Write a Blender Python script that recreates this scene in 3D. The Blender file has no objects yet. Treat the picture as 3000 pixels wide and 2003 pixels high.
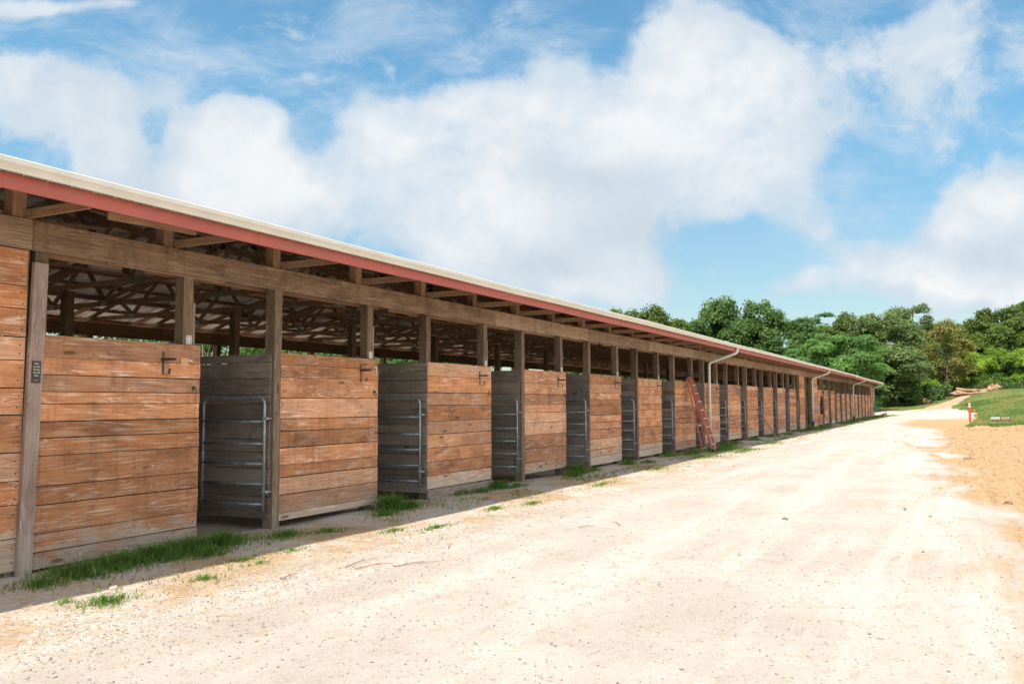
import bpy, math, random
import numpy as np
from mathutils import Vector, noise, Matrix
R = math.radians
random.seed(7)
rng = np.random.default_rng(11)
scene = bpy.context.scene
col = bpy.data.collections.new("place"); scene.collection.children.link(col)

# ------------------------------------------------------------------ terrain
def sm(a, b, x):
    t = max(0.0, min(1.0, (x - a) / (b - a))); return t * t * (3 - 2 * t)

def terr(x, y):
    ys = max(-24.0, min(14.0, y))
    xs = 100 + 2.6 * (min(ys, -2) + 2); xs = max(xs, 67)
    if ys > 6: xs += (ys - 6) * 1.0
    k = max(0.022, min(0.056, 0.033 - 0.00115 * ys))
    t = x - xs
    z = 0.0
    if t > 0:
        tt = min(t, 75)
        z = k * (tt * tt / (tt + 7.0))
        if t > 75: z += (t - 75) * 0.004
    # small undulation of the yard, door mounds along the barn
    if x < 140:
        z += 0.018 * noise.noise((x * 0.5, y * 0.8, 3.1)) + 0.008 * noise.noise((x * 2.1, y * 2.1, 9.0))
        w = math.exp(-((y + 0.55) / 0.9) ** 2)
        z += w * (0.035 * noise.noise((x * 0.75, 1.7, y * 0.7)) + 0.02)
        z += sm(-7.6, -9.2, y) * .035 * noise.noise((x * .45, y * 2.4, 6.0)) * (1 if x < 62 else 0)
        # bank of scraped soil at the edge of the lawn
        e = math.exp(-((x - (60.5 - 0.35 * (y + 12))) / 1.6) ** 2) * sm(-8.0, -9.5, y)
        z += e * (0.15 + 0.34 * noise.noise((x * 0.9, y * 0.9, 5.0)))
        if y > 0.3: z -= 0.03
    return z

# ------------------------------------------------------------------ node helper
class NT:
    def __init__(s, name, world=False):
        if world: s.t = world.node_tree
        else:
            s.m = bpy.data.materials.new(name); s.m.use_nodes = True; s.t = s.m.node_tree
        s.t.nodes.clear()
    def n(s, typ, **kw):
        o = s.t.nodes.new(typ)
        for k, v in kw.items(): setattr(o, k, v)
        return o
    def set(s, sock, v):
        if v is None: return
        if isinstance(v, bpy.types.NodeSocket): s.t.links.new(v, sock)
        else:
            if hasattr(sock.default_value, '__len__') and isinstance(v, (tuple, list)) and len(sock.default_value) == 4 and len(v) == 3: v = tuple(v) + (1,)
            sock.default_value = v
    def math(s, op, a, b=None, c=None, clamp=False):
        o = s.n('ShaderNodeMath', operation=op, use_clamp=clamp)
        for i, v in enumerate((a, b, c)):
            if v is not None: s.set(o.inputs[i], v)
        return o.outputs[0]
    def vm(s, op, a, b=None, out=0):
        o = s.n('ShaderNodeVectorMath', operation=op)
        s.set(o.inputs[0], a)
        if b is not None:
            if op == 'SCALE': s.set(o.inputs['Scale'], b)
            else: s.set(o.inputs[1], b)
        return o.outputs[out]
    def mix(s, f, a, b, blend='MIX'):
        o = s.n('ShaderNodeMix', data_type='RGBA', blend_type=blend)
        s.set(o.inputs[0], f); s.set(o.inputs[6], a); s.set(o.inputs[7], b)
        return o.outputs[2]
    def ss(s, x, lo, hi, a=0.0, b=1.0):
        o = s.n('ShaderNodeMapRange', interpolation_type='SMOOTHSTEP')
        s.set(o.inputs[0], x); s.set(o.inputs[1], lo); s.set(o.inputs[2], hi); s.set(o.inputs[3], a); s.set(o.inputs[4], b)
        return o.outputs[0]
    def noise(s, vec, scale, detail=3, rough=0.55, dist=0.0, out=0):
        o = s.n('ShaderNodeTexNoise'); s.set(o.inputs['Vector'], vec); s.set(o.inputs['Scale'], scale)
        o.inputs['Detail'].default_value = detail; o.inputs['Roughness'].default_value = rough; o.inputs['Distortion'].default_value = dist
        return o.outputs[out]
    def voro(s, vec, scale, out=0, feature='F1'):
        o = s.n('ShaderNodeTexVoronoi', feature=feature); s.set(o.inputs['Vector'], vec); s.set(o.inputs['Scale'], scale)
        return o.outputs[out]
    def attr(s, name, out):
        o = s.n('ShaderNodeAttribute', attribute_name=name); return o.outputs[out]
    def bump(s, h, st, dist=0.01, normal=None):
        o = s.n('ShaderNodeBump'); s.set(o.inputs['Height'], h); s.set(o.inputs['Strength'], st); s.set(o.inputs['Distance'], dist)
        if normal is not None: s.set(o.inputs['Normal'], normal)
        return o.outputs[0]
    def out(s, colr, rough=0.8, metal=0.0, normal=None, spec=0.3, trans=None):
        b = s.n('ShaderNodeBsdfPrincipled'); s.set(b.inputs['Base Color'], colr); s.set(b.inputs['Roughness'], rough)
        s.set(b.inputs['Metallic'], metal); s.set(b.inputs['Specular IOR Level'], spec)
        if normal is not None: s.set(b.inputs['Normal'], normal)
        sh = b.outputs[0]
        if trans is not None:
            tr = s.n('ShaderNodeBsdfTranslucent'); s.set(tr.inputs[0], trans[1])
            mx = s.n('ShaderNodeMixShader'); s.set(mx.inputs[0], trans[0]); s.t.links.new(sh, mx.inputs[1]); s.t.links.new(tr.outputs[0], mx.inputs[2]); sh = mx.outputs[0]
        o = s.n('ShaderNodeOutputMaterial'); s.t.links.new(sh, o.inputs[0])
        return s.m

def wood(name, base, dark, pale, palemix=0.6, blot=0.6, lowgrey=0.0, bright=1.0, streak=0.35, vmott=0.4, low=(0.46, 0.375, 0.295)):
    N = NT(name)
    wc = N.attr('wc', 'Vector'); rnd = N.attr('rnd', 'Fac')
    pos = N.n('ShaderNodeNewGeometry').outputs['Position']
    # growth-ring figure: contours of a stretched noise, pulled round knots
    knotd = N.voro(N.vm('MULTIPLY', wc, (1.15, 4.2, 4.2)), 1.0)
    kn = N.math('EXPONENT', N.math('MULTIPLY', N.math('MULTIPLY', knotd, knotd), -22.0))
    f0 = N.noise(N.vm('MULTIPLY', wc, (0.24, 6.5, 6.5)), 1.0, 2, 0.45, 0.2)
    f1 = N.math('ADD', f0, N.math('MULTIPLY', kn, 0.42))
    rings = N.math('SINE', N.math('MULTIPLY', f1, 112.0))
    fiber = N.noise(N.vm('MULTIPLY', wc, (5.0, 170.0, 170.0)), 1.0, 3, 0.6)
    fib2 = N.noise(N.vm('MULTIPLY', wc, (2.2, 55.0, 55.0)), 1.0, 3, 0.6)
    blotch = N.noise(N.vm('MULTIPLY', wc, (1.7, 3.0, 3.0)), 1.0, 4, 0.6)
    mott = N.noise(N.vm('MULTIPLY', pos, (11.0, 11.0, 0.9)), 1.0, 3, 0.6)
    patch = N.noise(N.vm('MULTIPLY', wc, (1.6, 6.0, 6.0)), 1.5, 6, 0.68)
    c = N.mix(N.math('MULTIPLY', N.ss(blotch, 0.44, 0.68), blot), base, dark)
    c = N.mix(N.math('MULTIPLY', N.ss(mott, 0.5, 0.72), vmott * 0.8), c, dark)
    orn = N.n('ShaderNodeObjectInfo').outputs['Random']
    r2 = N.math('FRACT', N.math('MULTIPLY', rnd, 7.31)); r3 = N.math('FRACT', N.math('MULTIPLY', rnd, 23.7))
    c = N.mix(N.math('MULTIPLY', N.ss(r2, .5, 1.0), 0.34 * blot), c, dark)
    c = N.mix(N.math('MULTIPLY', N.ss(r3, .6, 1.0), 0.32), c, pale)
    c = N.mix(N.math('MULTIPLY', N.ss(orn, .3, 1.0), 0.22), c, tuple(.5 * (p + q) for p, q in zip(dark, pale)))
    stain = N.noise(N.vm('MULTIPLY', pos, (2.2, 2.2, 1.3)), 1.0, 6, 0.68, 0.8)
    c = N.mix(N.math('MULTIPLY', N.ss(stain, .53, .66), 0.6 * blot), c, tuple(v * .8 for v in dark))
    if lowgrey > 0:
        z = N.n('ShaderNodeSeparateXYZ'); N.set(z.inputs[0], pos)
        big = N.math('ADD', N.math('MULTIPLY', N.noise(N.vm('MULTIPLY', pos, (1.7, 1.0, 4.5)), 1.0, 5, 0.7), 1.3), N.math('MULTIPLY', N.math('SUBTRACT', rnd, .5), .35))
        zz = N.math('ADD', z.outputs[2], N.math('MULTIPLY', N.math('SUBTRACT', big, .15), -0.75))
        c = N.mix(N.math('MULTIPLY', N.ss(zz, 0.06, -0.16), lowgrey), c, low)
    # weathered pale latewood lines
    ring01 = N.ss(rings, 0.15, 0.95)
    pm = N.math('MULTIPLY', ring01, N.ss(patch, 0.42, 0.62))
    pm = N.math('ADD', N.math('MULTIPLY', pm, 0.75), N.math('MULTIPLY', N.ss(patch, 0.52, 0.78), 0.38))
    c = N.mix(N.math('MULTIPLY', pm, palemix, clamp=True), c, pale)
    c = N.mix(N.math('MULTIPLY', N.ss(rings, -0.2, -0.95), 0.28), c, dark)
    c = N.mix(N.math('MULTIPLY', N.ss(fib2, 0.42, 0.75), streak), c, dark)
    c = N.mix(N.math('MULTIPLY', N.ss(fiber, 0.5, 0.8), streak), c, pale)
    c = N.mix(N.math('MULTIPLY', N.ss(knotd, 0.13, 0.05), 0.75), c, tuple(v * 0.35 for v in dark))
    c = N.mix(1.0, c, N.math('MULTIPLY', N.math('ADD', N.math('MULTIPLY', rnd, 0.50), 0.74), bright), 'MULTIPLY')
    h = N.math('ADD', N.math('MULTIPLY', rings, 0.25), N.math('MULTIPLY', fiber, 0.9))
    return N.out(c, 0.86, 0, N.bump(h, 0.35, 0.003), 0.18)

def simple(name, c, rough=0.6, metal=0.0, var=0.12, scale=20, spec=0.4, dirt=None):
    N = NT(name)
    pos = N.n('ShaderNodeNewGeometry').outputs['Position']
    n1 = N.noise(pos, scale, 4, 0.6)
    cc = N.mix(N.ss(n1, 0.35, 0.7), tuple(v * (1 - var) for v in c), tuple(min(1, v * (1 + var)) for v in c))
    if dirt:
        n2 = N.noise(N.vm('MULTIPLY', pos, (1.3, 6, 6)), 1.4, 4, 0.65)
        cc = N.mix(N.math('MULTIPLY', N.ss(n2, 0.48, 0.7), dirt[1]), cc, dirt[0])
    return N.out(cc, rough, metal, N.bump(n1, 0.12, 0.003), spec)

M = {}
M['front'] = wood('weathered_cedar_boards', (0.60, 0.248, 0.098), (0.27, 0.112, 0.054), (0.78, 0.55, 0.41), 0.8, 0.85, 0.95, 1.0, 0.36, 0.7)
M['grey'] = wood('grey_partition_boards', (0.29, 0.228, 0.185), (0.135, 0.100, 0.078), (0.46, 0.385, 0.33), 0.45, 0.6, 0.0, 1.0, 0.35, 0.3)
M['beam'] = wood('weathered_header_timber', (0.34, 0.225, 0.148), (0.14, 0.082, 0.048), (0.52, 0.40, 0.30), 0.65, 0.75, 0.0, 1.0, 0.65, 0.55)
M['post'] = wood('treated_post_timber', (0.235, 0.155, 0.098), (0.105, 0.066, 0.042), (0.40, 0.32, 0.245), 0.5, 0.6, 0.3, 1.0, 0.5, 0.2, (0.30, 0.26, 0.21))
M['truss'] = wood('truss_lumber', (0.37, 0.225, 0.14), (0.17, 0.098, 0.058), (0.50, 0.36, 0.25), 0.35, 0.5, 0.0, 1.0, 0.4, 0.1)
M['trim'] = wood('grey_weathered_trim', (0.34, 0.25, 0.205), (0.20, 0.12, 0.085), (0.50, 0.44, 0.40), 0.6, 0.6, 0.4, 1.0, 0.5, 0.1)
M['nail'] = simple('rusty_nail_heads', (0.035, 0.025, 0.02), 0.7)
M['iron'] = simple('old_dark_iron', (0.10, 0.085, 0.075), 0.55, 0.6, 0.3, 30)
M['galv'] = simple('galvanised_tube', (0.33, 0.35, 0.365), 0.45, 0.45, 0.25, 9)
M['galvdark'] = simple('dull_dirty_tube', (0.15, 0.155, 0.16), 0.5, 0.7, 0.3, 9)
M['plate'] = simple('truss_nail_plate', (0.30, 0.31, 0.31), 0.5, 0.8, 0.2, 40)
M['red'] = simple('painted_red_fascia', (0.47, 0.125, 0.098), 0.55, 0.0, 0.06, 1.5, 0.3, ((0.36, 0.15, 0.12), 0.4))
M['roofred'] = simple('red_roof_coating', (0.50, 0.06, 0.045), 0.45, 0.0, 0.06, 2)
M['gutter'] = simple('cream_painted_gutter', (0.74, 0.715, 0.64), 0.42, 0.0, 0.04, 3, 0.4, ((0.66, 0.57, 0.45), 0.35))
M['pvc'] = simple('white_pvc_pipe', (0.74, 0.72, 0.66), 0.4, 0.0, 0.05, 5, 0.45, ((0.5, 0.46, 0.38), 0.35))
M['black'] = simple('black_rubber', (0.022, 0.022, 0.024), 0.6, 0, 0.2, 30)
M['signblack'] = simple('dark_brown_sign_face', (0.055, 0.042, 0.04), 0.5, 0, 0.1, 30)
M['cream'] = simple('cream_lettering', (0.80, 0.74, 0.60), 0.6, 0, 0.03, 30)
M['platewhite'] = simple('faded_number_plate', (0.50, 0.47, 0.42), 0.6, 0, 0.25, 60)
M['paper'] = simple('yellowed_paper', (0.62, 0.40, 0.17), 0.7, 0, 0.15, 60)
M['staple'] = simple('white_paint_mark', (0.75, 0.66, 0.62), 0.7)
M['fibre'] = simple('orange_fibreglass_rail', (0.52, 0.16, 0.10), 0.5, 0, 0.15, 14, 0.4, ((0.45, 0.27, 0.2), 0.4))
M['alu'] = simple('brushed_aluminium', (0.62, 0.62, 0.61), 0.4, 0.8, 0.12, 20)
M['bred'] = simple('red_plastic', (0.55, 0.035, 0.035), 0.45, 0, 0.08, 12)
M['borange'] = simple('orange_stake_paint', (0.85, 0.17, 0.09), 0.6, 0, 0.1, 12)
M['white'] = simple('reflective_white_band', (0.80, 0.80, 0.80), 0.4, 0, 0.05, 12)
M['green'] = simple('green_hose_rubber', (0.02, 0.33, 0.12), 0.45, 0, 0.1, 12)
M['concrete'] = simple('poured_footing', (0.42, 0.40, 0.37), 0.9, 0, 0.2, 12)
M['rock'] = simple('limestone_rock', (0.42, 0.36, 0.31), 0.9, 0, 0.2, 25)
M['clod'] = simple('dark_clod', (0.22, 0.155, 0.10), 0.95, 0, 0.35, 40)
M['twig'] = simple('dry_twig', (0.34, 0.17, 0.09), 0.85, 0, 0.3, 30)
M['mound'] = simple('heaped_clay', (0.36, 0.215, 0.125), 0.95, 0, 0.35, 5)
M['mounddark'] = simple('heaped_dark_soil', (0.24, 0.15, 0.095), 0.95, 0, 0.3, 1.6)
M['bark'] = simple('tree_bark', (0.13, 0.10, 0.075), 0.95, 0, 0.35, 6)
M['palebark'] = simple('pale_dead_bark', (0.50, 0.44, 0.37), 0.95, 0, 0.2, 6)
M['log'] = simple('weathered_log_bark', (0.27, 0.19, 0.135), 0.95, 0, 0.35, 9)
M['logend'] = simple('pale_sawn_log_face', (0.36, 0.32, 0.27), 0.9, 0, 0.2, 9)

def metal_roof():
    N = NT('galvalume_underside')
    pos = N.n('ShaderNodeNewGeometry').outputs['Position']
    n1 = N.noise(N.vm('MULTIPLY', pos, (2.5, 0.8, 1)), 1.5, 4, 0.6)
    c = N.mix(N.ss(n1, 0.35, 0.7), (0.33, 0.29, 0.255), (0.47, 0.43, 0.39))
    return N.out(c, 0.5, 0.35, None, 0.5)
M['under'] = metal_roof()

def leafmat(name, c1, c2, c3, tr=0.36):
    N = NT(name)
    t = N.attr('tint', 'Fac')
    oi = N.n('ShaderNodeObjectInfo').outputs['Random']
    c = N.mix(N.ss(t, 0.0, 0.6), c1, c2)
    c = N.mix(N.ss(t, 0.62, 1.0), c, c3)
    c = N.mix(1.0, c, N.math('ADD', N.math('MULTIPLY', oi, 0.3), 0.85), 'MULTIPLY')
    tc = N.mix(1.0, c, (1.2, 1.4, 0.5, 1), 'MULTIPLY')
    return N.out(c, 0.6, 0, None, 0.18, (tr, tc))
M['oak'] = leafmat('oak_leaves', (0.090, 0.135, 0.033), (0.152, 0.206, 0.051), (0.260, 0.304, 0.077))
M['maple'] = leafmat('deep_green_leaves', (0.072, 0.130, 0.045), (0.113, 0.191, 0.059), (0.217, 0.266, 0.075))
M['sumac_old'] = leafmat('bright_sumac_leaves', (0.061, 0.217, 0.068), (0.095, 0.300, 0.088), (0.176, 0.420, 0.095))
M['sumac'] = leafmat('feathery_sumac_leaves', (0.104, 0.208, 0.063), (0.152, 0.281, 0.081), (0.244, 0.374, 0.103))
M['pine'] = leafmat('pine_needles', (0.050, 0.116, 0.047), (0.074, 0.156, 0.059), (0.116, 0.212, 0.070), 0.1)
M['olive'] = leafmat('olive_leaves', (0.109, 0.156, 0.066), (0.160, 0.208, 0.085), (0.281, 0.310, 0.154))
M['rust'] = leafmat('browning_leaves', (0.148, 0.168, 0.046), (0.217, 0.203, 0.067), (0.364, 0.217, 0.093))
M['yellow'] = leafmat('yellow_green_leaves', (0.156, 0.264, 0.039), (0.266, 0.389, 0.054), (0.454, 0.530, 0.078))
M['weed'] = leafmat('weed_leaves', (0.065, 0.131, 0.040), (0.100, 0.180, 0.050), (0.190, 0.234, 0.080))
M['lawn'] = leafmat('mown_lawn_blades', (0.104, 0.165, 0.040), (0.183, 0.236, 0.063), (0.329, 0.260, 0.115))
M['tallgrass'] = leafmat('tall_seeding_grass', (0.10, 0.17, 0.06), (0.17, 0.23, 0.08), (0.34, 0.29, 0.15))
M['blade'] = leafmat('grass_blades', (0.085, 0.170, 0.040), (0.15, 0.25, 0.06), (0.34, 0.38, 0.13), 0.4)
M['dry'] = leafmat('dry_straw', (0.42, 0.24, 0.10), (0.52, 0.34, 0.16), (0.62, 0.46, 0.26), 0.1)
M['pebble'] = leafmat('gravel_stones', (0.20, 0.18, 0.165), (0.40, 0.345, 0.295), (0.60, 0.54, 0.49), 0.0)

# ------------------------------------------------------------------ mesh builder
class MB:
    def __init__(s): s.v = []; s.f = []; s.wc = []; s.rn = []; s.mi = []
    def _add(s, vs, fs, wcs, m=0):
        b = len(s.v); r = random.random()
        s.v += vs; s.f += [tuple(b + i for i in f) for f in fs]; s.wc += wcs; s.rn += [r] * len(vs); s.mi += [m] * len(fs)
    def beam(s, A, B, w, h, up=(0, 0, 1), m=0, e0=0.0, e1=0.0):
        A = Vector(A); B = Vector(B); d = (B - A); L = d.length; d.normalize()
        up = Vector(up); side = d.cross(up)
        if side.length < 1e-4: side = d.cross(Vector((0, 1, 0)))
        side.normalize(); u = side.cross(d).normalized()
        ox = random.uniform(0, 60); oy = random.uniform(0, 20); oz = random.uniform(0, 20)
        vs = []; wc = []
        for t, P, e in ((0, A, e0), (L, B, e1)):
            for a, b in ((-1, -1), (1, -1), (1, 1), (-1, 1)):
                vs.append(tuple(P + side * (a * w / 2) + u * (b * (h / 2 + e))))
                wc.append((t + ox, b * h / 2 + oy, a * w / 2 + oz))
        s._add(vs, [(3, 2, 1, 0), (4, 5, 6, 7), (0, 1, 5, 4), (1, 2, 6, 5), (2, 3, 7, 6), (3, 0, 4, 7)], wc, m)
    def box(s, x0, x1, y0, y1, z0, z1, m=0):
        s.beam((x0, (y0 + y1) / 2, (z0 + z1) / 2), (x1, (y0 + y1) / 2, (z0 + z1) / 2), y1 - y0, z1 - z0, (0, 0, 1), m)
    def tube(s, pts, r, seg=8, m=0, closed=False, rad=None):
        pts = [Vector(p) for p in pts]; n = len(pts); vs = []; fs = []; prev = None
        for i, p in enumerate(pts):
            a = pts[(i - 1) % n] if (closed or i > 0) else p
            b = pts[(i + 1) % n] if (closed or i < n - 1) else p
            d = (b - a).normalized()
            if prev is None:
                ref = Vector((0, 0, 1)) if abs(d.z) < 0.9 else Vector((1, 0, 0))
                sd = d.cross(ref).normalized()
            else:
                sd = (prev - d * prev.dot(d)).normalized()
            prev = sd; u = d.cross(sd)
            rr = rad[i] if rad else r
            for k in range(seg):
                t = 2 * math.pi * k / seg
                vs.append(tuple(p + sd * (rr * math.cos(t)) + u * (rr * math.sin(t))))
        rng_ = n if closed else n - 1
        for i in range(rng_):
            for k in range(seg):
                a = i * seg + k; b = i * seg + (k + 1) % seg; c = ((i + 1) % n) * seg + (k + 1) % seg; d2 = ((i + 1) % n) * seg + k
                fs.append((a, b, c, d2))
        if not closed:
            fs.append(tuple(range(seg - 1, -1, -1))); fs.append(tuple((n - 1) * seg + k for k in range(seg)))
        s._add(vs, fs, [(v[2] , v[0], v[1]) for v in vs], m)
    def poly(s, vs, fs, m=0): s._add([tuple(v) for v in vs], fs, [tuple(v) for v in vs], m)
    def mesh(s, name, mats, smooth=False):
        me = bpy.data.meshes.new(name); me.from_pydata(s.v, [], s.f); me.update()
        a = me.attributes.new('wc', 'FLOAT_VECTOR', 'POINT'); a.data.foreach_set('vector', np.array(s.wc, 'f').ravel())
        a = me.attributes.new('rnd', 'FLOAT', 'POINT'); a.data.foreach_set('value', np.array(s.rn, 'f'))
        for m in (mats if isinstance(mats, (list, tuple)) else [mats]): me.materials.append(M[m])
        me.polygons.foreach_set('material_index', s.mi)
        if smooth: me.polygons.foreach_set('use_smooth', [True] * len(me.polygons))
        return me
    def build(s, name, mats, parent=None, smooth=False, loc=None):
        return link(name, s.mesh(name, mats, smooth), parent, loc)

def link(name, data, parent=None, loc=None, rotz=None):
    o = bpy.data.objects.new(name, data); col.objects.link(o)
    if parent is not None:
        o.parent = parent
        o.location = Vector(loc if loc is not None else (0, 0, 0)) - parent_world(parent)
    elif loc is not None: o.location = loc
    if rotz is not None: o.rotation_euler = (0, 0, rotz)
    return o
def parent_world(p):
    v = Vector((0, 0, 0))
    while p is not None: v += p.location; p = p.parent
    return v
def empty(name, loc):
    o = bpy.data.objects.new(name, None); col.objects.link(o); o.location = loc; o.empty_display_size = 0.3; return o
def tag(o, label=None, cat=None, group=None, kind=None):
    if label: o['label'] = label
    if cat: o['category'] = cat
    if group: o['group'] = group
    if kind: o['kind'] = kind
    return o

# text -> mesh lump added as its own object (lettering is part of the sign face object)
def text_mesh(txt, size, m, align='CENTER'):
    cu = bpy.data.curves.new('letters', 'FONT'); cu.body = txt; cu.size = size; cu.align_x = align; cu.extrude = 0.0012; cu.resolution_u = 2
    ob = bpy.data.objects.new('letters', cu); col.objects.link(ob)
    dg = bpy.context.evaluated_depsgraph_get(); me = bpy.data.meshes.new_from_object(ob.evaluated_get(dg))
    vs = [v.co.copy() for v in me.vertices]; fs = [tuple(p.vertices) for p in me.polygons]
    bpy.data.objects.remove(ob); bpy.data.curves.remove(cu); bpy.data.meshes.remove(me)
    return vs, fs

# ================================================================== THE BARN
BX = 5.5
barn = tag(empty('horse_barn', (48, 4.57, 0)), 'long open-sided wooden horse barn with rust-brown stall fronts, red fascia and cream gutter', 'barn')
WD = 9.14
Lx = [5.40, 8.95, 12.63, 16.42, 20.11, 23.81, 27.45, 31.2, 34.78, 38.39, 41.95, 45.6, 49.15]
Wd = [2.13, 2.22, 2.30, 2.18, 2.25, 2.20, 2.42, 2.18, 2.27, 2.25, 2.36, 2.20, 2.15]
Fx = [60.0, 63.1, 66.6, 70.0, 73.4, 76.8, 80.1, 83.4, 86.8, 90.1, 93.3, 96.4]
XEND = 102.2; XST = -7.5

def nails(mb, x, z0, z1, y):
    for z in (z0 + (z1 - z0) * 0.25, z0 + (z1 - z0) * 0.72):
        zz = z + random.uniform(-.015, .015); xx = x + random.uniform(-.012, .012); r = 0.0065
        mb.box(xx - r, xx + r, y - 0.0025, y + 0.001, zz - r, zz + r, 1)

def boards(mb, x0, x1, ztop, zbot, y0, thick, hs=None, jit=0.006, nail=True, tilt=0.006, extra=0.0):
    """stack of horizontal boards from the top down; the outer face is y0"""
    if hs is None:
        hs = []
        while sum(hs) < 1: hs.append(random.choice([0.075, 0.08, 0.085, 0.09, 0.105, 0.12]))
        tot = sum(hs); hs = [h / tot for h in hs]
    tot = sum(hs); H = ztop - zbot
    z = ztop; e0 = e1 = 0
    for h in hs:
        hh = h / tot * H; g0 = random.uniform(0.005, 0.013); g1 = random.uniform(0.005, 0.013)
        if random.random() < 0.12: g0 += 0.005
        if z > 2.0 and ztop < 3: g0 *= .35; g1 *= .35
        yo = random.uniform(-0.003, 0.003)
        a = x0 + random.uniform(-jit, jit); b = x1 + random.uniform(-jit, jit)
        zt0 = z - g0; zt1 = z - g1; zb = z - hh + random.uniform(0, .004)
        cA = (a, y0 + thick / 2 + yo, (zt0 + zb) / 2); cB = (b, y0 + thick / 2 + yo, (zt1 + zb) / 2)
        mb.beam(cA, cB, thick, (zt0 + zb) * 0 + (zt0 - zb), (0, 0, 1), 0, 0, ((zt1 - zb) - (zt0 - zb)) / 2)
        if nail:
            nails(mb, a + 0.05, zb, zt0, y0 + yo); nails(mb, b - 0.05, zb, zt1, y0 + yo)
        z -= hh

HS = {0: [.231, .178, .169, .126, .18, .169, .178, .303, .187, .285, .182, .173],
      1: [80, 86, 139, 142, 83, 110, 117, 81, 117, 120, 50],
      2: [98, 117, 91, 115, 95, 97, 98, 95, 95],
      3: [97, 80, 77, 56, 77, 85, 100, 98, 79],
      4: [80, 78, 55, 57, 80, 62, 60, 80, 90, 60, 70]}
BOT = {0: (0.04, 0.04), 1: (0.10, 0.06), 2: (0.20, 0.16), 3: (0.17, 0.15)}

def rack_mesh():
    mb = MB()
    mb.box(-.013, .013, -.006, 0, -.26, .0, 0)
    # half round saddle arm standing off the boards
    n = 9; r = 0.043
    for i in range(n):
        t0 = math.pi * i / n; t1 = math.pi * (i + 1) / n
        a = (r * math.cos(t0), r * math.sin(t0) * .55 - 0.10); b = (r * math.cos(t1), r * math.sin(t1) * .55 - 0.10)
        mb.poly([(a[0], -.007, a[1]), (b[0], -.007, b[1]), (b[0], -.17, b[1]), (a[0], -.17, a[1]),
                 (a[0], -.007, a[1] - .005), (b[0], -.007, b[1] - .005), (b[0], -.17, b[1] - .005), (a[0], -.17, a[1] - .005)],
                [(0, 1, 2, 3), (7, 6, 5, 4), (3, 2, 6, 7), (1, 0, 4, 5), (0, 3, 7, 4), (2, 1, 5, 6)], 0)
    mb.box(-.034, .030, -.02, -.006, -.103, -.088, 0)
    mb.beam((0, -.003, -.262), (0.0, -.10, -.268), .03, .006, (0, 0, 1), 0)
    mb.beam((0, -.10, -.268), (0.0, -.115, -.20), .006, .03, (1, 0, 0), 0)
    return mb.mesh('saddle_rack', 'iron')
def ring_mesh():
    mb = MB()
    mb.box(-.022, .022, -.005, 0, -.022, .022, 0)
    mb.tube([(0.008, -.005, .005), (0.010, -.024, .0), (0.006, -.024, -.012), (0, -.008, -.012)], .004, 6, 0)
    mb.tube([(math.sin(t) * .032 + 0.006, -.014 - .01 * math.cos(t), -.035 - math.cos(t) * .032) for t in [i * math.pi / 9 for i in range(18)]], .0038, 6, 0, True)
    return mb.mesh('tie_ring', 'iron')
RACK = rack_mesh(); RING = ring_mesh()
def gate_mesh():
    mb = MB(); w = 1.08; r = .021; H = 1.46; rc = .10
    pts = [(0, 0, -.06), (0, 0, 1.0), (0, 0, H - rc)]
    pts += [(0, rc - rc * math.cos(a), H - rc + rc * math.sin(a)) for a in (.35, .8, 1.2, math.pi / 2)]
    pts += [(0, w / 2, H - .008), (0, w - rc, H)]
    pts += [(0, w - rc + rc * math.sin(a), H - rc + rc * math.cos(a)) for a in (.35, .8, 1.2, math.pi / 2)]
    pts += [(0, w, .5), (0, w, 0)]
    mb.tube(pts, r, 10, 0)
    for z in (0.03, .30, .57, .84, 1.14): mb.tube([(0, .01, z), (0, w * .5, z - .006), (0, w - .01, z)], .018, 8, 0)
    return mb.mesh('gate_frame', 'galv', True)
def hinge_mesh():
    mb = MB()
    mb.tube([(0, 0, -.02), (0, 0, .02)], .031, 10, 0)
    mb.tube([(0, -.01, 0), (.02, -.055, 0), (.09, -.055, 0)], .009, 6, 0)
    mb.box(-.028, .028, -.06, -.02, -.014, .014, 0)
    return mb.mesh('hinge', 'galv')
def wear_mesh():
    mb = MB()   # chain looped down the latch side of the gate
    for i in range(26):
        z = .78 - i * .027
        mb.tube([(-.026 + .004 * math.sin(a + i) , 1.08 + .012 * math.cos(a) * (1 if i % 2 else .3), z + .016 * math.sin(a)) for a in [k * math.pi / 3 for k in range(6)]], .003, 4, 0, True)
    return mb.mesh('latch_chain', 'galvdark')
GATE = gate_mesh(); HINGE = hinge_mesh(); CHAIN = wear_mesh()

npost = 0; postextra = MB()
def add_post(x0, x1, y0, y1, z0, z1, num=None, lab=None):
    global npost
    mb = MB(); A = ((x0 + x1) / 2, (y0 + y1) / 2, z0 - 0.25 if z0 < 0.2 else z0)
    mb.beam(A, (A[0] + random.uniform(-.004, .004), A[1], z1), x1 - x0, y1 - y0, (0, 1, 0))
    npost += 1
    o = mb.build('post', 'post', barn)
    if lab: o['label'] = lab
    return o
def number_plate(post, x, y, z, txt, far=False):
    mb = MB(); mb.box(-.045, .045, -.003, 0, 0, .115, 0)
    vs, fs = text_mesh(txt, .11 if len(txt) == 1 else .075, 'cream')
    mb.poly([(v.x, -.004 - v.z, v.y + .02) for v in vs], fs, 1)
    o = mb.build('number_plate', ['platewhite', 'cream'], post, loc=(x, y, z)); o['label'] = 'small stall number plate reading ' + txt
BZ0, BZ1 = 3.245, 3.545   # header timber

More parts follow.
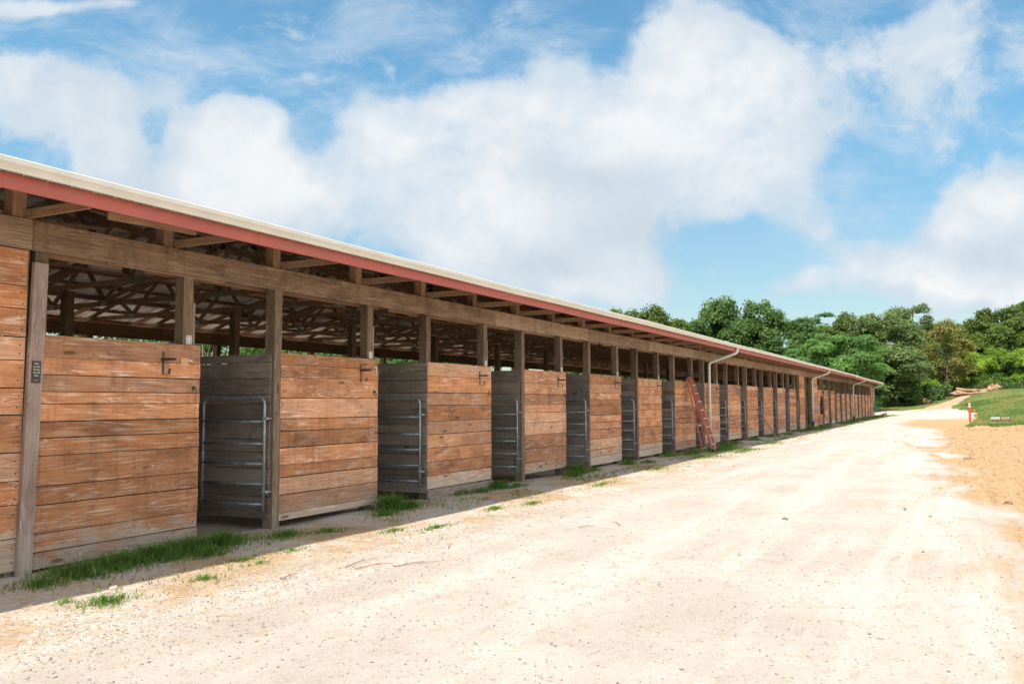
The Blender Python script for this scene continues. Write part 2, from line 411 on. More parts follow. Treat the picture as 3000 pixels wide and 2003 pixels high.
def stall(i, x, w, ztop, even, far=False):
    pnl_bot = BOT.get(i, (random.uniform(.06, .16),) * 2)
    kick = (i == 2)
    mb = MB(); t = .038
    hs = HS.get(i)
    boards(mb, x, x + w, ztop, pnl_bot[0] if not kick else .19, -t, t, hs, .007, not far)
    o = mb.build('stall_front', ['front', 'nail'], barn)
    if kick:
        k = MB(); k.beam((x - .03, -.055, .085), (x + w + .01, -.055, .075), .035, .19); k.build('kick_board', 'grey', barn)
    if i == 1 or i in (4, 6, 9): pass
    # saddle rack, ring
    rx = x + w * (0.74 if i == 0 else 0.80)
    r = link('saddle_rack', RACK, o, (rx, -t - .001, ztop - .10))
    if not far:
        link('tie_ring', RING, o, (x + w - .10, -t - .002, ztop - .52))
        if i >= 1:
            q = MB()
            q.box(x + w - .10, x + w - .035, -t - .005, -t - .001, ztop - .14, ztop - .124, 0); q.box(x + w - .05, x + w - .035, -t - .0048, -t - .001, ztop - .235, ztop - .14, 0)
            q.build('paint_mark', 'staple', o)
    if i == 0:
        q = MB(); q.beam((7.235, -t - .003, 2.195), (7.34, -t - .003, 2.192), .003, .095)
        q.build('paper_note', 'paper', o)['label'] = 'faded yellow paper square stapled to the top board'
        q = MB(); q.box(7.345, 7.405, -t - .006, -t - .001, 2.205, 2.22, 0); q.build('paint_mark', 'staple', o)
    # posts
    pw = .14
    if even:   # full height post carries the gate and shows in front
        P = add_post(x - .125, x + .015, -.005 if far else -.03, .14, 0, BZ0 + .18)
    else:
        P = add_post(x + .004, x + .144, .003, .15, 0, BZ0 + .18)
    Q = add_post(x + w - .235, x + w - .09, .004, .15, 0, BZ0 + .18)
    if not far:
        sc = MB(); sc.beam((x + w - .07, .06, ztop - .3), (x + w - .068, .06, ztop + .52), .03, .10, (0, 1, 0)); sc.build('door_stop', 'trim', barn)
        number_plate(Q, x + w - .15, .002, ztop + .004, str(i + 1))
    # partition going inward
    pt = MB()
    px = x - .128 - .0 if even else x - .004
    yy0 = .02 if even else -.036
    hs2 = []
    while sum(hs2) < 1: hs2.append(random.choice([.07, .08, .10, .055, .12]))
    z = ztop + (.0 if not even else -.02); H = z - random.uniform(.12, .2); tt = sum(hs2)
    for h in hs2:
        hh = h / tt * H
        pt.beam((px - .0 + random.uniform(-.003, .003), yy0 + random.uniform(0, .01), z - hh / 2), (px + random.uniform(-.003, .003), 4.5, z - hh / 2 + random.uniform(-.004, .004)), .036, hh - .011)
        z -= hh
    pt.build('partition', 'grey', barn)
    # far side of the building: the same kind of stall front and post facing the other way
    return o

for i, (x, w) in enumerate(zip(Lx, Wd)):
    stall(i, x, w, 2.40 + random.uniform(-.012, .012), i % 2 == 1)
for j, x in enumerate(Fx):
    stall(20 + j, x, 2.05 if j > 2 else 2.15, 2.50 if j < 3 else 2.33, j % 2 == 1, True)
# gates swung back against the partitions
for i in range(1, 14):
    if i < 13: x = Lx[i]; even = i % 2 == 1
    else: x = 52.4; even = True
    gx = x - (.235 if even else .15); gy = 0.03
    g = tag(empty('gate', (0, 0, 0))); g.parent = barn
    g.location = Vector((gx, gy, .31)) - barn.location
    g.rotation_euler = (0, 0, R(random.uniform(-1, 2)) if i > 1 else R(3))
    f = bpy.data.objects.new('gate_frame', GATE); col.objects.link(f); f.parent = g
    for z in (.20, 1.18):
        h = bpy.data.objects.new('hinge', HINGE); col.objects.link(h); h.parent = g; h.location = (0, 0, z)
    if i < 4:
        h = bpy.data.objects.new('latch_chain', CHAIN); col.objects.link(h); h.parent = g

# solid wall runs with full height boards
def wall_run(x0, x1, lab=None, ztop=BZ0 - .0, zb=0.06):
    mb = MB(); boards(mb, x0, x1, ztop, zb, -.036, .036, None, .004, x1 < 8)
    o = mb.build('board_wall', ['front', 'nail'], barn)
    if lab: o['label'] = lab
wall_run(XST, 5.30, 'full height board wall at the near end'); wall_run(52.55, 54.45, 'narrow full height board wall beside the cross aisle'); wall_run(57.95, 59.85, 'narrow full height board wall after the cross aisle'); wall_run(99.45, XEND, 'full height board wall at the far corner')
tr = MB(); tr.beam((5.345, -.062, -.02), (5.415, -.058, 3.12), .045, .15, (1, 0, 0)); tr.build('corner_trim', 'trim', barn)
add_post(5.20, 5.34, .003, .15, 0, BZ0 + .18)
for x in (52.25, 54.9, 57.1, 57.75, 99.25): add_post(x, x + .16, -.0, .15, 0, BZ0 + .18)
for x in (54.6, 57.4): add_post(x, x + .3, .3, .45, 0, BZ0 + .18)
# end walls and back wall of the far gable
ew = MB(); boards_z = []
z = BZ0
while z > .1:
    ew.beam((XEND + .02, .0, z - .1), (XEND + .02, WD, z - .1), .036, .193); z -= .2
ew.build('end_wall', 'front', barn)
# centre and rear structure
cw = MB(); z = 2.38
while z > .25:
    for a, b in ((XST, 20), (20.01, 40), (40.01, 54.4), (57.9, 80), (80.01, XEND - .05)): cw.beam((a, 4.57, z - .095), (b, 4.57, z - .095), .036, .185)
    z -= .19
cw.build('centre_wall', 'grey', barn)
for i, (x, w) in enumerate(list(zip(Lx, Wd))[:9]):
    add_post(x + .0, x + .14, 4.6, 4.75, 0, 3.55)
for i, (x, w) in enumerate(list(zip(Lx, Wd))[:10]):
    add_post(x - .1, x + .04, WD - .15, WD, 0, BZ0 + .18)
for i, (x, w) in enumerate(list(zip(Lx, Wd))[:8]):
    add_post(x + w, x + w + .14, WD - .15, WD, 0, BZ0 + .18)
rest = MB()
for x in [-5.5, -1.8, 1.8] + Lx[9:] + Fx: rest.beam((x + .07, 4.67, -.2), (x + .07, 4.67, 3.55), .14, .14, (0, 1, 0))
for x in [-5.5, -1.8, 1.8] + Lx[10:] + Fx:
    rest.beam((x, WD - .08, -.2), (x, WD - .08, 3.4), .14, .14, (0, 1, 0)); rest.beam((x + 2.2, WD - .08, -.2), (x + 2.2, WD - .08, 3.4), .14, .14, (0, 1, 0))
tag(rest.build('post', 'post', barn), 'remaining posts of the middle and rear rows seen deep inside', kind='stuff')
fb = MB()
for x, w in list(zip(Lx, Wd)) + [(a, 2.1) for a in Fx] + [(-5.6, 2.2), (-1.9, 2.2), (1.8, 2.2)]:
    z = 2.40
    while z > .2: fb.beam((x, WD + .02, z - .1), (x + w, WD + .02, z - .1), .036, .19); z -= .2
fb.build('rear_stall_front', 'front', barn)
rp = MB()
for x in [-5.6, -1.9, 1.8] + Lx + Fx:
    z = 2.38
    while z > .2: rp.beam((x, 4.62, z - .1), (x, WD - .16, z - .1), .036, .19); z -= .2
rp.build('rear_partition', 'grey', barn)
# header timbers
xs = [XST, -2.6, 2.2, 5.335]
while xs[-1] < XEND - 6: xs.append(xs[-1] + 4.88)
xs.append(XEND + .02)
for a, b in zip(xs[:-1], xs[1:]):
    mb = MB(); mb.beam((a + .003, -.024, (BZ0 + BZ1) / 2), (b - .003, -.024, (BZ0 + BZ1) / 2 + random.uniform(-.003, .003)), .04, BZ1 - BZ0)
    nn = int((b - a) / 1.2)
    mb.build('header_beam', 'beam', barn)
ib = MB()
for a, b in zip(xs[:-1], xs[1:]):
    ib.beam((a + 1.5, .171, 3.37), (b + 1.2 if b < XEND - 2 else b - .1, .171, 3.37), .038, .29)
    if random.random() < .7: ib.beam((a + .9, .018, BZ0 - .012 + .14), (a + 2.6, .018, BZ0 - .018 + .14), .036, .28)
ib.build('inner_header', 'truss', barn)
rb = MB()
for a, b in zip(xs[:-1], xs[1:]):
    rb.beam((a, WD + .024, 3.39), (b - .005, WD + .024, 3.39), .04, .30); rb.beam((a + 1, WD - .17, 3.37), (b + 1 if b < XEND - 2 else b - .1, WD - .17, 3.37), .038, .29)
rb.build('rear_header', 'post', barn)

# trusses every half bay
PITCH = 0.25; YE = -1.02; ZE = 3.665; YR = WD / 2
def roofz(y): return ZE + PITCH * ((y - YE) if y < YR else (2 * YR - y - YE))
tm = MB(); pl = MB()
def chord(mb, y0, z0, y1, z1, t=.038, h=.089, x=0): mb.beam((x, y0, z0), (x, y1, z1), t, h)
zb = 3.60
chord(tm, YE + .04, zb, YR, zb); chord(tm, YR + .002, zb, WD - YE - .04, zb)
tc = .062
tm.beam((0, YE + .04, roofz(YE + .04) - tc), (0, YR, roofz(YR) - tc), .038, .089); tm.beam((0, YR, roofz(YR) - tc), (0, WD - YE - .04, roofz(YE + .04) - tc), .038, .089)
def web(y0, z0, y1, z1, dx=0.0): tm.beam((dx, y0, z0), (dx, y1, z1), .036, .085); 
for s in (0, 1):
    f = (lambda y: y) if s == 0 else (lambda y: WD - y)
    web(f(.06), zb + .02, f(2.35), roofz(2.35) - .12)
    web(f(1.5), zb + .045, f(1.05), 3.98); web(f(1.5), zb + .045, f(2.35), roofz(2.35) - .12)
    web(f(3.05), zb + .045, f(2.45), roofz(2.4) - .14); web(f(3.05), zb + .045, f(4.45), roofz(4.4) - .16)
    for y, z in ((.07, zb), (1.5, zb), (3.05, zb), (2.38, roofz(2.38) - .1)):
        tm.box(-.0225, .0225, f(y) - .07, f(y) + .07, z - .05, z + .06, 1)
TR = tm.mesh('truss', ['truss', 'plate'])
TX = [5.30 + 1.828 * k for k in range(-6, 53)]
for x in TX:
    t = link('truss', TR, barn, (x + random.uniform(-.02, .02), 0, random.uniform(-.004, .004)))
    b = MB(); b.beam((x - .095, .06, 3.54), (x - .095, .06, roofz(.06) - .03), .14, .14, (0, 1, 0)); b.build('heel_block', 'truss', barn)
st = MB(); st.beam((6.0, -.28, 3.70), (6.98, -.52, 3.675), .038, .075); st.build('loose_brace', 'truss', barn)
# long braces along the building tied under the truss chords
br = MB()
for y, z in ((1.5, 3.67), (3.05, 3.67), (6.1, 3.67)):
    a = XST
    while a < XEND - 4: br.beam((a, y + random.uniform(-.05, .05), z), (a + 4.8, y + random.uniform(-.1, .1), z + .01), .085, .038); a += 4.7
for k, x in enumerate(TX[::3]):
    if x + 3.6 < XEND: br.beam((x, 3.2, 3.72), (x + 3.6, 4.4, 4.72), .085, .038); br.beam((x + .5, 1.0, 3.75), (x + 3.9, 2.2, 4.25), .085, .038)
br.build('roof_brace', 'truss', barn)
pu = MB()
for s in (0, 1):
    for k in range(9):
        y = YE + .05 + k * .68
        y2 = y if s == 0 else WD - y
        a = XST
        while a < XEND: b = min(a + 5.5, XEND); pu.beam((a, y2, roofz(y2) - .017 + .02), (b - .01, y2, roofz(y2) + .003), .085, .036, (0, 0, 1)); a = b
pu.build('purlin', 'truss', barn)
# corrugated roof sheets, real ribs
def roof_half(s, x0, x1):
    mb = MB(); vs = []; fs = []
    prof = [(0, 0), (.012, .018), (.028, .018), (.04, 0), (.085, 0), (.09, .005), (.10, 0), (.15, 0), (.155, .005), (.165, 0)]
    pts = []; x = x0
    while x < x1:
        for dx, dz in prof: pts.append((x + dx, dz))
        x += .2286
    ys = [YE - .06, YR * .35, YR * .7, YR] if s == 0 else [WD - YE + .06, WD - YR * .35, WD - YR * .7, YR]
    n = len(pts)
    for y in ys:
        for x, dz in pts: vs.append((x, y, roofz(min(max(y, -5), 20)) + .035 + dz))
    for r in range(3):
        for k in range(n - 1):
            a = r * n + k
            fs.append((a, a + 1, a + n + 1, a + n) if s == 0 else (a + n, a + n + 1, a + 1, a))
    mb.poly(vs, fs); return mb
r1 = roof_half(0, XST - .3, XEND + .5); o = r1.build('roof_sheet', ['under', 'roofred'], barn)
r2 = roof_half(1, XST - .3, XEND + .5); o2 = r2.build('roof_sheet', ['under', 'roofred'], barn)
for q in (o, o2):
    sol = q.modifiers.new('thickness', 'SOLIDIFY'); sol.thickness = .0012; sol.offset = 1; sol.material_offset = 0
    sol.material_offset_rim = 1
rd = MB(); rd.beam((XST - .3, YR - .12, roofz(YR) + .04), (XEND + .5, YR - .12, roofz(YR) + .04), .34, .01, (0, -.25, 1)); rd.beam((XST - .3, YR + .14, roofz(YR) + .04), (XEND + .5, YR + .14, roofz(YR) + .04), .3, .01, (0, .25, 1)); rd.build('ridge_cap', 'roofred', barn)
# fascia and gutters (the gutter is broken into two runs with a step)
XB = 74.6
for a, b, dz in ((XST - .3, XB - .02, 0), (XB + .02, XEND + .55, -.06)):
    mb = MB(); n = int((b - a) / 3); 
    for k in range(n):
        x0 = a + (b - a) * k / n; x1 = a + (b - a) * (k + 1) / n
        d0 = random.uniform(-.004, .004) if k else 0
        mb.box(x0, x1 - .002, YE - .012 - .002 * (k % 2), YE + .012, 3.56 + dz + d0, 3.73 + dz + d0)
    mb.build('fascia', 'red', barn)
    mb = MB()
    prof = [(0, 0), (-.075, 0), (-.085, .02), (-.105, .045), (-.125, .062), (-.128, .105), (-.120, .112), (-.118, .104), (-.120, .065), (-.100, .050), (-.078, .022), (-.070, .006), (-.006, .006), (-.004, .11), (0, .11)]
    xsg = [a + (b - a) * k / 34 for k in range(35)]
    vs = []; fs = []; n = len(prof)
    for x in xsg:
        jz = (.006 * math.sin(x * .35) + .004 * math.sin(x * 1.3) - .03 * sm(92, 102, x)) if x > 9 else 0
        if 74.7 < x < 79: jz += .05 * (79 - x) / 4.3
        for y, z in prof: vs.append((x, YE - .016 + y, 3.70 + z + dz + jz))
    for i in range(len(xsg) - 1):
        for k in range(n):
            c = i * n + k; d = i * n + (k + 1) % n
            fs.append((c, d, d + n, c + n))
    fs.append(tuple(range(n))[::-1]); fs.append(tuple((len(xsg) - 1) * n + k for k in range(n)))
    mb.poly(vs, fs); 
    mb.build('gutter', 'gutter', barn)
mb = MB(); mb.box(29.9, 29.97, YE - .152, YE - .14, 3.70, 3.83); mb.box(61.0, 61.06, YE - .152, YE - .14, 3.70, 3.83); mb.build('gutter_joint', 'pvc', barn)
for q, (xg, xw, blk) in enumerate([(31.95, 31.55, 0), (57.6, 57.0, .42), (81.6, 81.1, .38), (XEND + .3, XEND - .15, .0)]):
    mb = MB(); r = .052; yw = -.125
    zz = 0.03
    mb.tube([(xg, YE - .075, 3.70), (xg, YE - .075, 3.60), (xg - .01, YE - .05, 3.53), (xg - .05, YE + .02, 3.48), ((xg + xw) / 2, (YE + yw) / 2, 3.32), (xw + .03, yw - .08, 3.17), (xw, yw - .01, 3.10), (xw, yw, 3.0), (xw, yw, blk if blk else zz)], r, 12, 0)
    mb.tube([(xw, yw, 2.92), (xw, yw, 3.02)], r + .012, 12, 0)
    o = mb.build('downspout', 'pvc', barn, True)
    if blk:
        k = MB(); k.tube([(xw, yw, -.05), (xw, yw, blk + .02)], r + .016, 12, 0); k.build('drain_sleeve', 'black', o)
    k = MB(); k.tube([(xw - .05, yw - .05, 1.35), (xw - .13, yw - .02, 1.37), (xw - .15, yw + .09, 1.37)], .012, 6); k.build('pipe_strap', 'pvc', o)
# rear fascia and gutter
mb = MB(); mb.box(XST - .3, XEND + .5, WD - YE - .012, WD - YE + .012, 3.56, 3.73); mb.build('fascia', 'red', barn)
mb = MB(); mb.box(XST - .3, XEND + .5, WD - YE + .014, WD - YE + .13, 3.70, 3.80); mb.build('gutter', 'gutter', barn)

# ------------------------------------------------------------------ sign on the trim board
sg = tag(empty('stall_rule_sign', (5.39, -.086, 1.90)), 'small dark sign with cream lettering on the grey trim board', 'sign')
mb = MB(); mb.box(5.345, 5.437, -.092, -.086, 1.905, 2.125, 0); mb.build('sign_face', 'signblack', sg)
mb = MB()
for txt, z, s_ in (('Please', 2.090, .026), ('Leave Stalls', 2.060, .0215), ('The Way', 2.030, .026), ('You Find', 2.000, .026), ('Them.', 1.970, .026), ('Thank You', 1.928, .013)):
    vs, fs = text_mesh(txt, s_, 'cream'); mb.poly([(5.391 + v.x * .72, -.093 - v.z, z + v.y) for v in vs], fs, 0)
mb.build('lettering', 'cream', sg)

# ================================================================== GROUND
def axis(segs):
    out = []
    for a, b, st in segs:
        n = max(1, int(round((b - a) / st))); out += [a + (b - a) * k / n for k in range(n)]
    out.append(segs[-1][1]); return out
gx = axis([(-1500, -200, 260), (-200, -20, 30), (-20, 2, 2), (2, 24, .13), (24, 60, .5), (60, 70, .4), (70, 180, 2), (180, 320, 20), (320, 2500, 200)])
gy = axis([(-1500, -100, 200), (-100, -30, 8), (-30, -14, 1.2), (-14, -10, .3), (-10, 1.5, .13), (1.5, 12, 1.0), (12, 60, 4), (60, 200, 20), (200, 1500, 200)])
nx, ny = len(gx), len(gy)
V = np.zeros((nx, ny, 3)); Z = np.zeros((nx, ny, 4)); Z[..., 3] = 1
def zone(x, y):
    n1 = noise.noise((x * .35, y * .5, 1.0)); n2 = noise.noise((x * .09, y * .2, 8.0)); n3 = noise.noise((x * 1.3, y * 1.7, 2.0))
    # orange clay at the right
    if x <= 38: yo = -8.75 + (x - 7) * .035
    else: yo = -7.66 + (x - 38) * .03
    if x > 58: yo += sm(58, 66, x) * 2.0
    o = sm(1.3, -1.1, y - yo + n1 * 1.3 + n3 * .3)
    if x > 80: o *= sm(100, 80, x)
    # track of clay crossing the pale gravel
    tr_ = math.exp(-((y + 7.3 - .02 * (x - 20) + .9 * math.sin((x - 14) * .16)) / .22) ** 2) * sm(14, 18, x) * sm(60, 40, x)
    o = max(o, .75 * tr_ * (0.6 + n1))
    # tan strip by the barn
    tan = sm(-3.0 + n1 * .7, -1.5, y) * (1 - sm(.3, .9, y) * .4)
    # lawn
    bb = float(np.interp(x, [62, 95, 114, 119, 122], [-8.8, -9.9, -7.4, -4.0, 25]))
    lead = 62.0 - .33 * (y + 12)
    g = sm(-.6, .6, x - lead + n1 * 2.2 + n3 * .6) * sm(.45, -.45, y - bb + n1 * (.6 if x < 112 else 1.2)) if x > 60 else 0.0
    pc = -5.3 - (x - 112) * .13; hw = 2.0 - (x - 112) * .04
    path = sm(hw + .5, hw - .4, abs(y - pc) + n1 * .5) * sm(156, 150, x) * sm(106, 112, x)
    g *= (1 - path)
    if y > 17: g = max(g, .9)
    if y > 3 and x > XEND + 1: g = max(g, sm(103, 108, x))
    gb = sm(-.5, .1, y) * sm(XEND - .3, XEND + .8, x) * sm(XEND + 7, XEND + 3, x)
    g = max(g, gb * .8)
    t2 = path * sm(106, 116, x)
    return min(1, o + t2 * .7), g, max(tan * (1 - t2), t2 * .5)
for i, x in enumerate(gx):
    for j, y in enumerate(gy):
        V[i, j] = (x, y, terr(x, y) if -30 < x < 400 and abs(y) < 120 else terr(min(x, 330), max(min(y, 60), -60)))
        if -30 < x < 400 and abs(y) < 120: Z[i, j, :3] = zone(x, y)
        else: Z[i, j, :3] = (0, 1, 0)
idx = np.arange(nx * ny).reshape(nx, ny)
F = np.stack([idx[:-1, :-1], idx[1:, :-1], idx[1:, 1:], idx[:-1, 1:]], -1).reshape(-1, 4)
me = bpy.data.meshes.new('ground'); me.from_pydata(V.reshape(-1, 3).tolist(), [], F.tolist()); me.update()
a = me.attributes.new('zone', 'FLOAT_COLOR', 'POINT'); a.data.foreach_set('color', Z.reshape(-1).astype('f'))
me.polygons.foreach_set('use_smooth', [True] * len(me.polygons))
N = NT('yard_ground')
pos = N.n('ShaderNodeNewGeometry').outputs['Position']
sep = N.n('ShaderNodeSeparateColor'); N.set(sep.inputs[0], N.attr('zone', 'Color'))
zo, zg, zt = sep.outputs[0], sep.outputs[1], sep.outputs[2]
nA = N.noise(pos, .55, 5, .62); nB = N.noise(pos, 4.0, 5, .65); nC = N.noise(pos, 38, 6, .75); nD = N.noise(pos, 150, 3, .7)
stone = N.voro(pos, 95, 1); stoned = N.voro(pos, 95, 0); st2 = N.voro(pos, 24, 0)
sepS = N.n('ShaderNodeSeparateColor'); N.set(sepS.inputs[0], stone)
trk = N.noise(N.vm('MULTIPLY', pos, (.10, 1.5, 1)), 1.0, 3, .6)
gr = N.mix(N.ss(nA, .38, .66), (0.50, 0.43, 0.37), (0.425, 0.355, 0.295))
gr = N.mix(N.math('MULTIPLY', N.ss(trk, .42, .66), .75), gr, (0.555, 0.495, 0.44))
gr = N.mix(N.math('MULTIPLY', N.ss(nB, .50, .70), .62), gr, (0.40, 0.315, 0.235))
spk = N.ss(sepS.outputs[0], .75, .95)
gr = N.mix(N.math('MULTIPLY', spk, .45), gr, (0.27, 0.25, 0.235))
gr = N.mix(N.math('MULTIPLY', N.ss(sepS.outputs[1], .75, .95), .28), gr, (0.68, 0.63, 0.58))
gr = N.mix(N.math('MULTIPLY', N.ss(nC, .58, .75), .35), gr, (0.31, 0.24, 0.18))
og = N.mix(N.ss(nB, .35, .7), (0.42, 0.255, 0.12), (0.46, 0.325, 0.19))
og = N.mix(N.math('MULTIPLY', N.ss(N.noise(N.vm('MULTIPLY', pos, (1.0, 5.0, 1)), 1.6, 5, .7), .5, .7), .6), og, (0.45, 0.27, 0.14))
ruts = N.noise(N.vm('MULTIPLY', pos, (.5, 7.0, 1)), 1.0, 5, .7, .6)
og = N.mix(N.math('MULTIPLY', N.ss(ruts, .54, .68), .45), og, (0.56, 0.42, 0.275))
og = N.mix(N.math('MULTIPLY', N.ss(ruts, .44, .34), .5), og, (0.25, 0.14, 0.07))
og = N.mix(N.math('MULTIPLY', N.ss(N.noise(N.vm('MULTIPLY', pos, (.6, 2.4, 1)), 2.2, 7, .75), .52, .66), .6), og, (0.30, 0.175, 0.085))
og = N.mix(N.math('MULTIPLY', N.ss(nC, .6, .74), .5), og, (0.30, 0.19, 0.11))
gr = N.mix(N.math('MULTIPLY', N.ss(nD, .54, .68), .5), gr, (0.27, 0.225, 0.185))
gr = N.mix(N.math('MULTIPLY', N.ss(N.voro(pos, 38, 0), .16, .06), .6), gr, (0.26, 0.225, 0.195))
tn = N.mix(N.ss(nB, .35, .65), (0.40, 0.285, 0.19), (0.49, 0.385, 0.29))
tn = N.mix(N.math('MULTIPLY', N.ss(nC, .5, .7), .5), tn, (0.27, 0.185, 0.12))
tn = N.mix(N.math('MULTIPLY', N.ss(nA, .44, .56), .85), tn, N.mix(N.ss(nC, .4, .65), (0.60, 0.555, 0.52), (0.44, 0.40, 0.37)))
gs = N.mix(N.ss(nB, .35, .7), (0.105, 0.145, 0.036), (0.155, 0.185, 0.055))
gs = N.mix(N.math('MULTIPLY', N.ss(N.noise(pos, .28, 5, .65), .47, .64), .7), gs, (0.26, 0.20, 0.095))
gs = N.mix(N.math('MULTIPLY', N.ss(nC, .5, .72), .4), gs, (0.06, 0.085, 0.024))
def edge(z, amp=.5): return N.ss(N.math('ADD', z, N.math('MULTIPLY', N.math('SUBTRACT', nB, .5), amp * 2)), .32, .66)
c = N.mix(edge(zt), gr, tn)
c = N.mix(N.ss(N.math('ADD', zo, N.math('MULTIPLY', N.math('SUBTRACT', N.noise(N.vm('MULTIPLY', pos, (.5, 2.2, 1)), 1.3, 6, .7), .5), 1.3)), .25, .85), c, og)
c = N.mix(edge(zg, .6), c, gs)
hgt = N.math('ADD', N.math('MULTIPLY', nC, 1.2), N.math('MULTIPLY', N.ss(stoned, .0, .6), -.35))
hgt = N.math('ADD', hgt, N.math('MULTIPLY', nB, 2.2)); hgt = N.math('ADD', hgt, N.math('MULTIPLY', N.math('MULTIPLY', ruts, zo), 7.0)); hgt = N.math('ADD', hgt, N.math('MULTIPLY', nD, .4))
M['ground'] = N.out(c, .95, 0, N.bump(hgt, .75, .014), .15)
me.materials.append(M['ground'])
g_ob = bpy.data.objects.new('ground', me); col.objects.link(g_ob); g_ob['kind'] = 'structure'

# ================================================================== scattered ground cover (stuff)
def tint_mesh(name, v, f, tint, mat, loc=(0, 0, 0)):
    me = bpy.data.meshes.new(name); nf = len(f); k = f.shape[1]
    me.vertices.add(len(v)); me.vertices.foreach_set('co', v.astype('f').ravel())
    me.loops.add(nf * k); me.loops.foreach_set('vertex_index', f.astype('i').ravel())
    me.polygons.add(nf); me.polygons.foreach_set('loop_start', np.arange(0, nf * k, k, dtype='i'))
    me.update(calc_edges=True); me.validate()
    a = me.attributes.new('tint', 'FLOAT', 'FACE'); a.data.foreach_set('value', tint.astype('f'))
    me.materials.append(M[mat]); return me
def blades(px, py, hh, w, tint, lean=.6):
    n = len(px); z = np.array([terr(a, b) for a, b in zip(px, py)]) - .005
    ang = rng.uniform(0, 2 * np.pi, n); dx = np.cos(ang); dy = np.sin(ang); ln = rng.uniform(.15, lean, n) * hh
    wa = ang + np.pi / 2 + rng.normal(0, .3, n); wx = np.cos(wa) * w; wy = np.sin(wa) * w
    P = np.stack([px, py, z], 1); Dv = np.stack([dx * ln, dy * ln, hh], 1); W = np.stack([wx, wy, 0 * wx], 1)
    m = P + Dv * np.array([.35, .35, .6]); t = P + Dv * np.array([1.2, 1.2, .95])
    v = np.stack([P - W, P + W, m + W * .8, m - W * .8, t + W * .1, t - W * .1], 1).reshape(-1, 3)
    b = np.arange(n)[:, None] * 6
    f = np.concatenate([b + [0, 1, 2, 3], b + [3, 2, 4, 5]], 0)
    return v, f, np.concatenate([tint, tint])
def patch(lst, dens=1.0):
    X = []; Y = []; H = []
    for x, y, rx, ry, h, n in lst:
        n = int(n * dens); r = np.abs(rng.normal(0, .55, n)); a = rng.uniform(0, 2 * np.pi, n)
        X.append(x + rx * r * np.cos(a)); Y.append(y + ry * r * np.sin(a)); H.append(h * rng.uniform(.45, 1.15, n) * np.clip(1.25 - r * .6, .4, 1.2))
    return np.concatenate(X), np.concatenate(Y), np.concatenate(H)
pts = [(5.6, -.55, .45, .45, .16, 900), (6.1, -.5, .5, .45, .17, 1100), (6.6, -.45, .5, .4, .19, 1100), (7.1, -.4, .45, .4, .20, 1000), (7.55, -.45, .4, .35, .20, 900), (7.0, -.8, .5, .3, .12, 500), (5.1, -.7, .3, .3, .12, 300),
       (8.3, -.75, .5, .3, .10, 450), (8.9, -.95, .5, .25, .08, 260), (4.95, -1.8, .35, .2, .09, 420), (4.8, -1.5, .18, .12, .06, 80), (6.0, -1.82, .3, .2, .07, 160), (6.95, -1.4, .45, .16, .06, 200), (7.6, -1.5, .4, .2, .06, 120),
       (6.9, -1.68, .3, .15, .05, 90), (11.1, -.35, .30, .25, .30, 750), (11.45, -.5, .4, .3, .16, 300), (9.4, -1.6, .6, .16, .06, 220), (9.9, -1.95, .7, .14, .06, 260), (10.6, -.6, .4, .2, .12, 200),
       (12.1, -1.66, .45, .18, .07, 220), (13.0, -1.9, .5, .15, .06, 240), (13.6, -.2, .6, .2, .12, 260), (14.9, -.25, .3, .2, .22, 380), (15.3, -.4, .4, .2, .13, 180), (14.2, -.25, .5, .2, .14, 220),
       (18.6, -.3, .4, .25, .30, 620), (18.0, -.45, .5, .25, .16, 300), (19.5, -.35, .6, .2, .12, 220), (16.5, -1.75, 1.2, .2, .06, 260), (22.0, -.35, .5, .2, .2, 300), (23.0, -.6, .6, .25, .12, 200), (21.0, -1.5, 1.4, .3, .07, 320),
       (25.6, -.35, .8, .25, .16, 350), (27.5, -.6, 1.4, .4, .18, 700), (29.5, -.8, 1.6, .5, .22, 1300), (31.5, -.7, 1.2, .5, .18, 700), (26, -1.4, 2, .4, .08, 500), (30, -1.7, 2.4, .45, .09, 900), (34, -.4, 1.2, .3, .14, 350), (36, -1.5, 2.5, .4, .08, 500), (38, -.4, 1.0, .3, .14, 250),
       (42.5, -.4, .9, .3, .18, 300), (46, -.5, 1.5, .3, .12, 300), (50, -.5, 1.4, .4, .14, 350), (40.5, -1.3, 1.5, .3, .08, 200), (52.8, -.6, .9, .45, .3, 500), (56, -.7, 2.4, .5, .2, 900), (60, -.6, 2.0, .4, .16, 500), (70, -.6, 2.6, .5, .16, 700), (76, -.6, 3, .5, .16, 700), (84, -.6, 3.5, .6, .2, 1000), (92, -.6, 4, .7, .22, 1300), (99, -.7, 3.5, .9, .22, 1300), (103.5, -1.0, 2.0, 1.2, .22, 700), (106, -1.8, 2.5, .8, .1, 300)]
X, Y, H = patch(pts, .85)
keep = Y < .25 ; X = X[keep]; Y = Y[keep]; H = H[keep]
w_ = np.clip(.0035 + X * .0002, .0035, .02) * rng.uniform(.6, 1.5, len(X))
XS = rng.uniform(4, 100, 9000) ** 1.0; XS = 4 + (XS - 4) * rng.uniform(.1, 1, 9000); YS = -.9 + rng.normal(0, .55, 9000)
kq = np.array([noise.noise((a_ * .6, b_ * 1.4, 7.0)) > .08 for a_, b_ in zip(XS, YS)]) & (YS < 0)
X = np.concatenate([X, XS[kq]]); Y = np.concatenate([Y, YS[kq]]); H = np.concatenate([H * .78, rng.uniform(.02, .07, kq.sum())])
w_ = np.clip(.0035 + X * .0002, .0035, .02) * rng.uniform(.6, 1.5, len(X))
v, f, t = blades(X, Y, H, w_, np.clip(rng.beta(1.4, 2.0, len(X)), 0, 1), 1.5)
o = link('grass', tint_mesh('grass', v, f, t, 'blade')); tag(o, kind='stuff')
